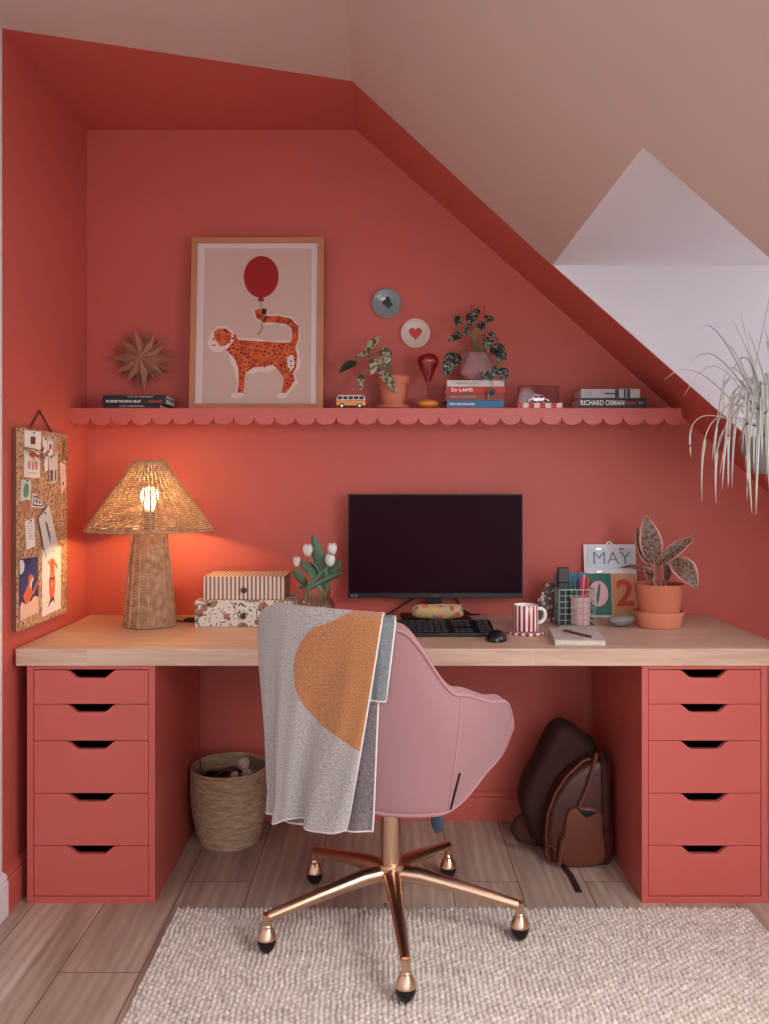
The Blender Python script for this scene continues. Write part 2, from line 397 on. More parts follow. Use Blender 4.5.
# ---------------------------------------------------------------- office chair
def chair():
    c = V((.0157, 2.29, 0)); th = R(-30)
    t = thing('office_chair', 'pink velvet office chair with rose gold five star base at the desk', 'chair', c, th)
    inv = Matrix.Rotation(-th, 4, 'Z')
    A = R(101); Rx, Ry, p = .316, .29, .72
    def sec(a, off=0, k=1):
        s, q = sin(a), cos(a)
        x = (Rx*k+off)*math.copysign(abs(s)**p, s); y = -(Ry*k+off)*math.copysign(abs(q)**p, q)
        return x, y
    def ss(e0, e1, v): u = max(0, min(1, (v-e0)/(e1-e0))); return u*u*(3-2*u)
    def top(a):
        d = abs(math.degrees(a))
        z = .852-.155*ss(27, 61, d)-.050*ss(60, 95, d)
        z -= .07*max(0, (d-88)/13)**2.2
        return z
    def bot(a):
        d = abs(math.degrees(a)); return .415+.07*ss(52, 101, d)
    def shell(a, v, off=0):
        z = bot(a)+(top(a)-bot(a))*v
        k = .90+.10*min(1, (v*1.25))**.8 if v >= 0 else .9
        h = (z-.41)/.45
        x, y = sec(a, off, k)
        y -= .02*max(0, h)
        if abs(math.degrees(a)) < 45: pass
        return x, y, z
    n, m = 72, 28
    b = MB(); th_ = .045
    def fo(u, v): return shell(-A+2*A*u, v, 0)
    def fi(u, v): return shell(-A+2*A*u, v, -th_)
    b.grid(fo, n, m); b.grid(fi, n, m)
    def edge(v, sgn):
        def f(u, s):
            a = -A+2*A*u; o = V(shell(a, v, 0)); i = V(shell(a, v, -th_)); q = o.lerp(i, s); q.z += sgn*.016*sin(pi*s); return q
        return f
    b.grid(edge(1, 1), n, 6); b.grid(edge(0, -1), n, 4)
    for e in (-1, 1):
        def f(v, s, e=e):
            o = V(shell(e*A, v, 0)); i = V(shell(e*A, v, -th_)); q = o.lerp(i, s)
            q.y += .018*sin(pi*s); return q
        b.grid(f, m, 6)
    b.build('shell', velvet, t, smooth=True, ang=70)
    # rim piping and panel seams
    pp = MB(); pp.tube([V(shell(-A+2*A*i/90, 1, 0.001))+V((0, 0, .001)) for i in range(91)]+[V(shell(A, 1-i/20, .001)) for i in range(1, 21)]+
                       [V(shell(A-2*A*i/90, 0, .001)) for i in range(1, 91)]+[V(shell(-A, i/20, .001)) for i in range(1, 20)], .0035, 6, closed=True)
    pp.build('piping', velvet_pipe, t, smooth=True)
    for e in (-1, 1):
        sm = MB(); sm.tube([V(shell(e*R(57+5*(i/24)), i/24*.97+.01, .0006)) for i in range(25)], .0022, 6)
        sm.tube([V(shell(e*R(58.2+5*(i/24)), i/24*.3+.01, .0006)) for i in range(25)], .0032, 6, k=1)
        sm.build('seam', [velvet_pipe, black_matt], t, smooth=True)
    # seat cushion and pan under it
    b = MB(); prof = [(0, .525), (.15, .525), (.21, .518), (.235, .50), (.24, .48), (.235, .455), (.2, .44), (0, .44)]
    b.lathe(prof, 40); o = b.build('seat', velvet, t, smooth=True, loc=(0, .01, 0))
    b = MB(); b.lathe([(0, .438), (.21, .438), (.225, .42), (.17, .385), (0, .382)], 32); b.build('seat_pan', black_matt, t, smooth=True)
    b = MB(); b.box((0, 0, .372), (.2, .17, .022)); b.lathe([(.0, .362), (.035, .362), (.03, .34), (0, .34)], 20); b.build('mechanism', black_matt, t, bevel=.004)
    # lever with blue-grey paddle
    q = inv @ (W(437, 829, 2.2)-c)
    q = V((q.x, q.y, .36))
    b = MB(); b.tube([(q.x*.3, q.y*.3, .37), q], .005, 8, 1)
    b.ball((q.x, q.y, .325), (.018, .006, .034), 14, 8, 0)
    part(b.build('lever', [mat('blue_grey_plastic', (62, 78, 96), .4), gold], t, smooth=True), 'blue grey paddle lever')
    b = MB(); b.lathe([(0, .36), (.0255, .36), (.0255, .175), (0, .175)], 28); b.lathe([(0, .178), (.034, .178), (.036, .168), (.036, .14), (.031, .132), (.031, .088), (.024, .08), (0, .08)], 28)
    b.build('column', gold, t, smooth=True)
    tips = [(265, 957), (406, 1008), (519, 943), (317, 884), (447, 878)]
    a0 = math.atan2(*(( (inv@(W(406, 1008, 1.946)-c)).y, (inv@(W(406, 1008, 1.946)-c)).x )))
    for k in range(5):
        a = a0+2*pi*k/5; d = V((cos(a), sin(a), 0)); r = .34
        b = MB(); P = [d*.02+V((0, 0, .152)), d*.08+V((0, 0, .15)), d*.2+V((0, 0, .128)), d*(r-.004)+V((0, 0, .1))]
        b.tube(P, [.022, .021, .0165, .0125], 14); b.tube([d*r+V((0, 0, .108)), d*r+V((0, 0, .074))], .0105, 12)
        leg = b.build('leg', gold, t, smooth=True)
        cb = MB(); cc = d*r
        cb.lathe([(0, .078), (.009, .078), (.0095, .070), (.013, .066), (.0125, .062), (.017, .056), (.022, .044), (.0245, .038), (.0245, .035), (0, .035)], 20, (cc.x, cc.y, .0), 0)
        cb.lathe([(.0238, .035), (.0242, .024), (.019, .01), (.010, .001), (0, 0)], 20, (cc.x, cc.y, .0), 1)
        hz = .012
        cs = cb.build('caster', [gold, gold_dark], leg, smooth=True); cs.location = (0, 0, hz if (Matrix.Rotation(th, 4, 'Z') @ cc+c).y < 2.39 else .001)
    return t, shell, c, th, top
CH, shell, CC, CTH, ctop = chair()

# ---------------------------------------------------------------- throw over the chair back
def m_throw():
    t = NT('knitted_grey_throw'); uv = t.tc('UV'); x, y, z = t.sep(uv)
    dx = t.math('SUBTRACT', x, .392); dy = t.math('SUBTRACT', y, .150)
    d = t.math('SQRT', t.math('ADD', t.math('MULTIPLY', dx, dx), t.math('MULTIPLY', dy, dy)))
    ins = t.math('LESS_THAN', t.math('ADD', d, t.math('MULTIPLY', t.noise(uv, 200), .003)), .182)
    n = t.noise(uv, 260, 3, .7)
    g = t.ramp(n, [(.3, lin((140, 136, 136))), (.7, lin((210, 206, 202)))])
    o = t.ramp(n, [(.3, lin((156, 96, 54))), (.7, lin((214, 150, 96)))])
    t.l(t.mix(ins, g, o), t.p.inputs['Base Color']); t.p.inputs['Roughness'].default_value = .95; t.p.inputs['Sheen Weight'].default_value = .3
    k1 = t.math('SINE', t.math('MULTIPLY', x, 1500)); k2 = t.math('SINE', t.math('MULTIPLY', y, 1900))
    t.bump(t.math('ADD', t.math('MULTIPLY', k1, k2), n), .5, .0015); return t.m
throw_m = m_throw()
throw_back = m_weave('throw_reverse', (92, 84, 88), (150, 142, 144), noi=220, rough=.95)
throw_rib = m_weave('throw_ribbed_edge', (96, 108, 112), (150, 158, 160), (1, 1, 8), noi=120, rough=.95)
hem_m = mat('throw_pale_hem', (222, 216, 214), .9, var=0)
def throw():
    t = thing('throw', 'grey knitted throw with an ochre circle hanging over the chair back', 'throw', CC, CTH)
    def sheet(name, m, al, ar, off, zb, inside, amp, hem=True, ztop=None, nu=70, nv=90, ph=0, seed=0):
        """al, ar: functions of t giving the angles of the side edges; zb(s) bottom height"""
        def fn(s, q):
            # q: 0 = inside the chair, then over the rim, then down outside
            if ztop is None:
                qi, qr = .12, .18
                tt = max(0, (q-qr)/(1-qr))
            else: qi = qr = 0; tt = q
            a = R(al(tt)*(1-s)+ar(tt)*s)
            zt = ctop(a)+.010
            if ztop is None and q < qi:
                x, y, z = shell(a, 1, -.045-off); return V((x, y, zt-inside*(1-q/qi)-.004))
            if ztop is None and q < qr:
                w_ = (q-qi)/(qr-qi); o = V(shell(a, 1, off)); i = V(shell(a, 1, -.045-off))
                g = i.lerp(o, w_); g.z = zt+off+.012*sin(pi*w_)-.004*(1-abs(2*w_-1))*0
                return V((g.x, g.y, g.z))
            z0 = (ztop if ztop is not None else zt+off-.0)
            z = z0+(zb(s)-z0)*tt
            v = max(0, min(1, (z-.415)/(ctop(a)-.415)))
            rip = amp*tt**1.3*(.5+.5*sin(s*15+ph+seed+.6*tt)) + .4*amp*tt*(.5+.5*sin(s*31+seed*2.1+tt*2))
            rip *= min(1, .1+s*6)
            x, y, _ = shell(a, v, off+rip)
            if z < .352: y -= 0
            return V((x, y, z))
        b = MB(); b.grid(fn, nu, nv)
        me = b
        o = b.build(name, m, t, smooth=True, merge=False, ang=180, solid=.005)
        # UV in metres: u along the width, v down from the top edge
        uvl = o.data.uv_layers.new(name='UVMap'); N = nv+1
        for lp in o.data.loops:
            i, j = divmod(lp.vertex_index, N); P = o.data.vertices[lp.vertex_index].co
            q = j/nv; ang = al(1)*0
            aa = al(max(0, (q-.18)/.82))*(1-i/nu)+ar(max(0, (q-.18)/.82))*(i/nu)
            uvl.data[lp.index].uv = ((aa+47)*.0055, (.885-P.z) if q > .15 else 0)
        if hem:
            h = MB(); h.tube([fn(i/60, 1) for i in range(61)], .0032, 6); h.tube([fn(1, .12+.88*i/60) if ztop is None else fn(1, i/60) for i in range(61)], .0028, 6)
            h.build('hem', hem_m, o, smooth=True)
        return o, fn
    sheet('front_layer', throw_m, lambda q: -35-4*q, lambda q: 20-16*q, .013, lambda s: .345+.03*s+.008*sin(s*13), .25, .034, seed=.5)
    sheet('rear_layer', throw_back, lambda q: -36, lambda q: 19-6*q, .0045, lambda s: .333+.04*s, .20, .007, seed=2, ztop=.79)
    sheet('folded_corner', throw_rib, lambda q: 6, lambda q: 26-5*q, .007, lambda s: .69, .22, .004, seed=1, nu=30, nv=60)
    return t
throw()

# ---------------------------------------------------------------- table lamp
def lamp():
    c = V((-.770, 2.812, ZD+.0005)); t = thing('table_lamp', 'woven rattan table lamp with cone shade, lit, on the desk', 'lamp', c)
    zb, zt, rb, rt = .314, .534, .202, .048
    b = MB(); NS = 44; NR = 34
    for k in range(NS):
        a = 2*pi*k/NS
        b.tube([(cos(a)*(rb+(rt-rb)*u), sin(a)*(rb+(rt-rb)*u), zb+(zt-zb)*u) for u in (0, .5, 1)], .0031, 5)
    for i in range(NR):
        u = (i+.4)/NR; r = rb+(rt-rb)*u; z = zb+(zt-zb)*u; ph = (i % 2)*pi
        pts = []
        n = NS*3
        for j in range(n):
            a = 2*pi*j/n; q = r+.0022*cos(a*NS/2+ph)
            pts.append((q*cos(a), q*sin(a), z+.0008*sin(j*1.7+i)))
        b.tube(pts, .0023, 4, closed=True)
    for z, r in ((zb, rb), (zt, rt)):
        b.tube([(r*cos(2*pi*j/60), r*sin(2*pi*j/60), z) for j in range(60)], .005, 6, closed=True)
    b.build('lamp_shade', rattan, t, smooth=True, merge=False)
    # body
    b = MB(); NS2 = 16; H = .318
    def rr(z, a=None): return .083+(.054-.083)*(z/H)
    b.lathe([(0, .002), (.078, .002), (.049, H-.004), (0, H-.004)], 32, k=1)
    for i in range(66):
        z = .004+(H-.008)*i/65; r = rr(z)
        pts = []
        for j in range(64):
            a = 2*pi*j/64; q = r*(1+.0)-.0012+.0016*cos(a*8+(i % 2)*pi); pts.append((q*cos(a), q*sin(a), z))
        b.tube(pts, .0027, 5, closed=True)
    for k in range(NS2):
        a = 2*pi*k/NS2+.2; b.tube([(cos(a)*(rr(z)+.0008), sin(a)*(rr(z)+.0008), z) for z in (.002, H/2, H)], .0028, 6)
    b.build('base', [rattan, rattan_core], t, smooth=True, merge=False)
    b = MB(); b.lathe([(0, H-.006), (.018, H-.006), (.018, .37), (.012, .375), (0, .375)], 16); b.build('bulb_holder', black, t, smooth=True)
    e = NT('glowing_bulb'); e.p.inputs['Emission Color'].default_value = (1, .62, .28, 1); e.p.inputs['Emission Strength'].default_value = 30; e.p.inputs['Base Color'].default_value = (1, .9, .7, 1)
    b = MB(); b.lathe([(0, .372), (.012, .374), (.014, .385), (.027, .41), (.029, .428), (.02, .448), (0, .456)], 20)
    b.build('bulb', e.m, t, smooth=True)
    b = MB()
    for k in range(3):
        a = 2*pi*k/3+.5; b.tube([(0, 0, .378), (rt*cos(a)*.9, rt*sin(a)*.9, zt-.004)], .0015, 5)
    b.build('shade_carrier', black, t)
    l = bpy.data.lights.new('bulb_light', 'POINT'); l.energy = 16; l.color = (1, .66, .22); l.shadow_soft_size = .028
    lo = bpy.data.objects.new('bulb_light', l); COL.objects.link(lo); lo.parent = t; lo.location = (0, 0, .40)
    lo.location = (0, -.0, .40)
    # cord with inline switch
    b = MB(); b.tube([(.07, .05, .008), (.11, .03, .007), (.14, .06, .008), (.155, .12, .012), (.15, .20, .008), (.14, .222, .03)], .0028, 6)
    cd = b.build('cord', black, t, smooth=True)
    b = MB(); b.ball((.125, .035, .012), (.022, .009, .0085)); b.build('switch', black, cd, smooth=True)
lamp()

# ---------------------------------------------------------------- storage boxes
def m_stripes(name, cols, per, axis=0):
    t = NT(name); s = t.sep(t.tc())[axis]
    fr = t.math('FRACT', t.math('MULTIPLY', s, 1/per))
    t.l(t.ramp(fr, cols, 'CONSTANT'), t.p.inputs['Base Color']); t.p.inputs['Roughness'].default_value = .6; return t.m
def m_floral():
    t = NT('floral_paper'); v = t.mapv(t.tc(), (1, 1, 1), loc=(.31, .13, .27))
    def spots(scale, lo, hi, rnd=.8):
        n = t.n('ShaderNodeTexVoronoi'); t.l(v, n.inputs['Vector']); n.inputs['Scale'].default_value = scale; n.inputs['Randomness'].default_value = rnd
        return t.ramp(n.outputs['Distance'], [(lo, (1, 1, 1)), (hi, (0, 0, 0))])
    v2 = t.noise(v, 60, 2)
    base = lin((226, 220, 212))
    fl = spots(20, .40, .43); c = t.mix(fl, base, lin((168, 116, 94)))
    ctr = spots(20, .17, .19); c = t.mix(ctr, c, lin((214, 190, 170)))
    vv = t.n('ShaderNodeTexVoronoi', feature='DISTANCE_TO_EDGE'); t.l(t.mapv(t.tc(), (1.0, 1, .9), loc=(.1, .4, .2)), vv.inputs['Vector']); vv.inputs['Scale'].default_value = 34
    line = t.ramp(vv.outputs['Distance'], [(.04, (1, 1, 1)), (.07, (0, 0, 0))])
    msk = t.math('MULTIPLY', line, t.math('GREATER_THAN', v2, .5))
    c = t.mix(msk, c, lin((74, 80, 72)))
    d2 = t.n('ShaderNodeTexVoronoi'); t.l(t.mapv(t.tc(), (1, 1, 1.6), loc=(.7, .2, .9)), d2.inputs['Vector']); d2.inputs['Scale'].default_value = 60
    c = t.mix(t.ramp(d2.outputs['Distance'], [(.2, (1, 1, 1)), (.24, (0, 0, 0))]), c, lin((104, 104, 88)))
    t.l(c, t.p.inputs['Base Color']); t.p.inputs['Roughness'].default_value = .6; return t.m
stripe_box = m_stripes('striped_paper', [(0, lin((226, 212, 198))), (.55, lin((140, 104, 88)))], .0135)
knob_m = mat('dark_wood_knob', (58, 38, 30), .4)
def sbox(name, label, x0, x1, yf, d, z0, h, m, rz=0):
    w = x1-x0; t = thing(name, label, 'box', ((x0+x1)/2, yf, z0), rz, 'card storage boxes stacked on the desk')
    b = MB(); b.bb(-w/2+.003, w/2-.003, .003, d-.002, 0, h-.006); b.build('box_body', m, t, bevel=.001)
    b = MB(); b.bb(-w/2, w/2, 0, d, h-.006, h); b.build('top_panel', m, t, bevel=.001)
    for e in (-w/2, w/2-.003): MB().bb(e, e+.003, 0, .004, 0, h-.006).build('edge_binding', m, t)
    b = MB(); b.at((0, -.001, h*.42), (R(90), 0, 0)); b.lathe([(0, .012), (.009, .011), (.010, .007), (.005, .003), (.006, -.003), (0, -.003)], 18); b.build('knob', knob_m, t, smooth=True)
    return t
sbox('storage_box', 'floral patterned cardboard drawer box at the bottom of the pair on the desk', W(195, 0, 2.78).x, W(292, 0, 2.78).x, 2.78, .215, ZD+.0006, .084, m_floral())
sbox('storage_box', 'brown and cream striped cardboard box on top of the floral box', W(203.5, 0, 2.80).x, W(285, 0, 2.80).x, 2.80, .18, ZD+.0856, .075, stripe_box)

# ---------------------------------------------------------------- tulips in a glass vase
gg = NT('ribbed_glass'); gg.p.inputs['Base Color'].default_value = (.8, .93, .9, 1); gg.p.inputs['Transmission Weight'].default_value = 1; gg.p.inputs['Roughness'].default_value = .05; gg.p.inputs['IOR'].default_value = 1.3
def tulips():
    c = V((W(316.5, 0, 2.74).x, 2.74, ZD+.0006)); t = thing('vase', 'small ribbed clear glass vase holding white tulips on the desk', 'vase', c)
    b = MB(); prof = [(0, 0), (.05, 0), (.056, .01), (.057, .075), (.05, .092), (.042, .10), (.044, .124), (.046, .126), (.043, .126), (.040, .112), (.039, .10), (.047, .09), (.054, .074), (.053, .012), (0, .006)]
    b.lathe(prof, 96, fl=lambda a: 1+.018*cos(a*24)); b.build('glass_body', gg.m, t, smooth=True)
    petal = mat('white_petal', (236, 232, 222), .5, var=.06, sub=.2); tl = mat('tulip_leaf', (92, 122, 100), .5, var=.25, vs=40)
    spec = [((308, 552), 'white tulip leaning left, with the tallest upright leaf beside it'), ((332, 551), 'white tulip standing at the right of the vase, highest bloom on that side'),
            ((297, 563), 'small white tulip low at the left edge of the bunch'), ((330, 562), 'white tulip just below the right-hand bloom'), ((317, 560), 'half hidden white tulip bud in the middle of the bunch')]
    zd = [2.72, 2.74, 2.75, 2.70, 2.77]
    for k, ((px, py), lab) in enumerate(spec):
        P = W(px, py, zd[k]); foot = c+V((.02*cos(k*1.3), .02*sin(k*1.3), .012))
        tt = thing('tulip', lab, 'tulip', foot, 0, 'white tulips in the glass vase'); q = P-foot
        neck = V((.028*cos(k*1.3)*.6, .028*sin(k*1.3)*.6, .115))
        mid = neck.lerp(q, .5)+V((q.x*.12, 0, .012))
        b = MB(); b.tube([(0, 0, 0), neck*.5, neck, mid, q-V((0, 0, .012))], .0028, 6); b.build('stem', stem_green, tt, smooth=True)
        b = MB(); sz = 1.0 if k != 2 else .8
        for j in range(6):
            a = 2*pi*j/6+k; kk = 1 if j % 2 else .93
            def fn(u, v, a=a, kk=kk):
                w_ = (u-.5)*1.25*sin(pi*min(1, v*.86+.06))**.7; r = .0155*sz*sin(pi*(v*.74+.06))**.7*kk
                return q+V((r*cos(a+w_), r*sin(a+w_), (-.014+.04*v-abs(u-.5)*.006*v)*sz))
            b.grid(fn, 6, 10)
        b.build('bloom', petal, tt, smooth=True, solid=.001)
        for j in range(2 if k != 4 else 1):
            L = {0: [(313, 533), (301, 560)], 1: [(340, 560), (324, 553)], 2: [(293, 570), (300, 590)], 3: [(343, 573), (322, 575)], 4: [(309, 562)]}[k][j]
            T = W(L[0], L[1], zd[k]-.02+.03*j)-foot; st = neck*1.0
            b = MB()
            def fn(u, v):
                p = st*(1-v)**2+(st.lerp(T, .5)+V(((T.x-st.x)*.25, 0, .02)))*2*v*(1-v)+T*v*v
                wd = .021*sin(pi*min(1, v*.93+.07))**.8
                sd = V((cos(k+j), sin(k+j)*.4-.2, 0)).normalized()
                return p+sd*(u-.5)*2*wd+V((0, abs(u-.5)*.012, 0))
            b.grid(fn, 4, 12); b.build('leaf', tl, tt, smooth=True, solid=.0008)
tulips()

# ---------------------------------------------------------------- monitor, keyboard, mouse, pouch
def monitor():
    z = 2.95; k = F/z
    x0, x1 = (348-CX)/k, (523-CX)/k; zt, zb = CAMH-(494-CY)/k, CAMH-(598-CY)/k
    c = V(((x0+x1)/2-.0, z, ZD+.0006)); w = x1-x0; t = thing('monitor', 'black flat screen computer monitor standing on the desk', 'monitor', c)
    a = zb-c.z; h = zt-zb
    b = MB(); b.bb(-w/2, w/2, 0, .012, a, a+h, 0); b.bb(-w/2+.06, w/2-.06, .012, .036, a+.05, a+h-.06, 0)
    b.bb(-w/2, w/2, -.003, 0, a, a+.017, 0)
    hs = b.build('housing', black, t, bevel=.0015)
    sc = NT('dark_screen'); sc.p.inputs['Base Color'].default_value = (.022, .006, .014, 1); sc.p.inputs['Roughness'].default_value = .3; sc.p.inputs['Specular IOR Level'].default_value = .02
    b = MB(); b.bb(-w/2+.004, w/2-.004, -.0012, .0, a+.0175, a+h-.004); b.build('screen', sc.m, t)
    b = MB(); b.bb(-.022, .022, .03, .05, .01, a+.12); b.build('neck', black, t, bevel=.004)
    b = MB(); b.bb(-.12, .12, -.13, .075, 0, .010); b.build('stand_base', black, t, bevel=.004)
    sk = mat('blue_energy_sticker', (70, 110, 150), .5, var=0); b = MB()
    b.at((-w/2+.014, -.0034, a+.0085), (R(90), 0, 0)); b.lathe([(0, .0003), (.0055, .0003), (.0055, 0), (0, 0)], 20); b.at((-w/2+.028, -.0034, a+.0085), (R(90), 0, 0)); b.lathe([(0, .0003), (.0055, .0003), (.0055, 0), (0, 0)], 20)
    part(b.build('sticker', sk, t), 'two small round blue stickers')
    lg = mat('pale_print', (120, 120, 124), .5, var=0)
    b = MB(); [b.box((-.006+i*.004, -.0032, a+.008), (.0022, .0004, .0028)) for i in range(4)]; b.build('maker_mark', lg, t)
    b = MB(); b.tube([(.01, .05, a+.06), (-.03, .065, a+.02), (-.09, .06, .05), (-.16, .03, .012), (-.19, -.02, .004)], .003, 6); b.tube([(.05, .05, a+.05), (.075, .065, a-.01), (.10, .07, .02), (.13, .06, .004), (.16, .075, .004)], .003, 6)
    b.build('cable', black, t, smooth=True)
    return t
monitor()
def keyboard():
    y0, y1 = .469*F/(633.5-CY), .469*F/(617.0-CY)
    y0, y1 = 2.60, 2.745
    k0 = F/y0; x0, x1 = (384-CX)/k0, (496-CX)/k0
    x0 = x1-.44
    t = thing('keyboard', 'black computer keyboard lying in front of the monitor', 'keyboard', ((x0+x1)/2, y0, ZD+.0006)); w = x1-x0; d = .15
    def hz(y): return .012+.016*y/d
    b = MB(); b.prism([(-w/2, 0, 0), (-w/2, d, 0), (-w/2, d, .028), (-w/2, 0, .012)], (w, 0, 0)); b.build('case', black, t, bevel=.002)
    rows = 6; pit = .019; made = 0; rest = MB(); proto = {}
    def key(x, y, ww):
        nonlocal made
        if made >= 100: rest.box((x, y, hz(y)+.002), (ww, .0165, .005)); return
        made += 1
        if ww not in proto: proto[ww] = MB().box((0, 0, 0), (ww, .0165, .005)).build('key', grey_key, t, bevel=.001, seg=1); o = proto[ww]
        else: o = proto[ww].copy(); COL.objects.link(o)
        o.location = (x, y, hz(y)+.002)
    xs = [(-w/2+.012+i*pit, i) for i in range(22)]
    for r in range(rows):
        y = .014+r*.0225+(.003 if r == 5 else 0)
        for x, i in xs:
            if i in (15, 19) or (r == 5 and i in (1,)) or (r == 2 and i in (16, 17, 18)): continue
            ww = .0165
            if r == 0 and 4 <= i <= 9:
                if i != 4: continue
                ww = .1115; key(x+ww/2, y, ww); continue
            key(x+.008, y, ww)
    if rest.v: rest.build('key', grey_key, t)['kind'] = 'stuff'
keyboard()
def mouse():
    P = (W(496, 0, 2.57).x, 2.555, ZD+.0006); t = thing('computer_mouse', 'black cordless mouse on the desk right of the keyboard', 'mouse', P, R(-12))
    b = MB()
    def fn(u, v):
        a = 2*pi*u; r = sin(pi*v/2); z = cos(pi*v/2)
        return V((.032*r*cos(a), .052*r*sin(a), (.029*max(0,z)**.8*(1-.12*sin(a)*r))))
    b.grid(fn, 32, 12); b.face([(.032*cos(2*pi*i/32), .052*sin(2*pi*i/32), 0) for i in range(32)])
    b.build('mouse_shell', mat('mouse_plastic', (24, 26, 30), .25, var=0), t, smooth=True)
    b = MB(); b.at((0, .026, .0215), (0, R(90), 0)); b.lathe([(0, .003), (.006, .003), (.006, -.003), (0, -.003)], 16); b.build('scroll_wheel', grey_key, t, smooth=True)
mouse()
def m_patches(name, cols, scale):
    t = NT(name); v = t.n('ShaderNodeTexVoronoi'); t.l(t.tc(), v.inputs['Vector']); v.inputs['Scale'].default_value = scale
    x = t.sep(v.outputs['Color'])[0]
    n = len(cols); c = t.ramp(x, [(i/n, lin(q)) for i, q in enumerate(cols)], 'CONSTANT')
    e = t.ramp(v.outputs['Distance'], [(.50, (0, 0, 0)), (.56, (1, 1, 1))])
    t.l(t.mix(e, c, lin(cols[0])), t.p.inputs['Base Color']); t.p.inputs['Roughness'].default_value = .7; return t.m
def pouch():
    z = 2.862; P = W(437.5, 0, z); t = thing('pencil_pouch', 'floral fabric pencil pouch lying between the keyboard and the monitor', 'pouch', (P.x, z, ZD+.011))
    b = MB()
    def fn(u, v):
        a = 2*pi*u; x = (v-.5)*.168; e = 1-abs(2*v-1)**8*.55
        return V((x+.003*sin(a*2), .024*cos(a)*e, .0262+.024*sin(a)*e+.002*sin(v*9)))
    b.grid(fn, 24, 24); b.face([fn(i/24, 0) for i in range(24)]); b.face([fn(i/24, 1) for i in range(24)])
    b.build('pouch_body', m_patches('pouch_flowers', [(196, 168, 120), (206, 112, 84), (120, 128, 106), (214, 176, 96), (180, 88, 78)], 42), t, smooth=True)
    b = MB(); b.tube([(-.08, 0, .049), (0, 0, .0505), (.08, 0, .049)], .0022, 6); b.build('zip', silver, t)
pouch()

# ---------------------------------------------------------------- mug and coaster
red_m = mat('dark_red_glaze', (150, 38, 44), .3, var=0, coat=.4); whi_m = mat('white_glaze', (236, 226, 220), .3, var=0, coat=.4)
def mug():
    z = 2.665; P = W(526, 0, z)
    t = tag(MB().lathe([(0, 0), (.058, 0), (.06, .004), (.058, .008), (0, .008)], 96, kf=lambda j, i: (j//3) % 2).build('coaster', [whi_m, red_m], None, smooth=True, loc=(P.x, z, ZD+.0006)), 'round red and white striped coaster under the mug', 'coaster')
    t = thing('mug', 'red and white vertically striped mug standing on a round striped coaster', 'mug', (P.x-.001, z, ZD+.0096), R(12))
    b = MB(); b.lathe([(0, 0), (.036, 0), (.0385, .004), (.0385, .078), (.037, .080), (.0355, .078), (.0355, .006), (0, .005)], 96, kf=lambda j, i: 1 if i < 4 and (j//3) % 2 else 0)
    b.build('cup', [whi_m, red_m], t, smooth=True)
    b = MB(); b.tube([(.036, 0, .064), (.052, 0, .068), (.064, 0, .058), (.066, 0, .042), (.058, 0, .026), (.036, 0, .018)], .0055, 10, flat=1.2); b.build('handle', whi_m, t, smooth=True, sub=1)
mug()

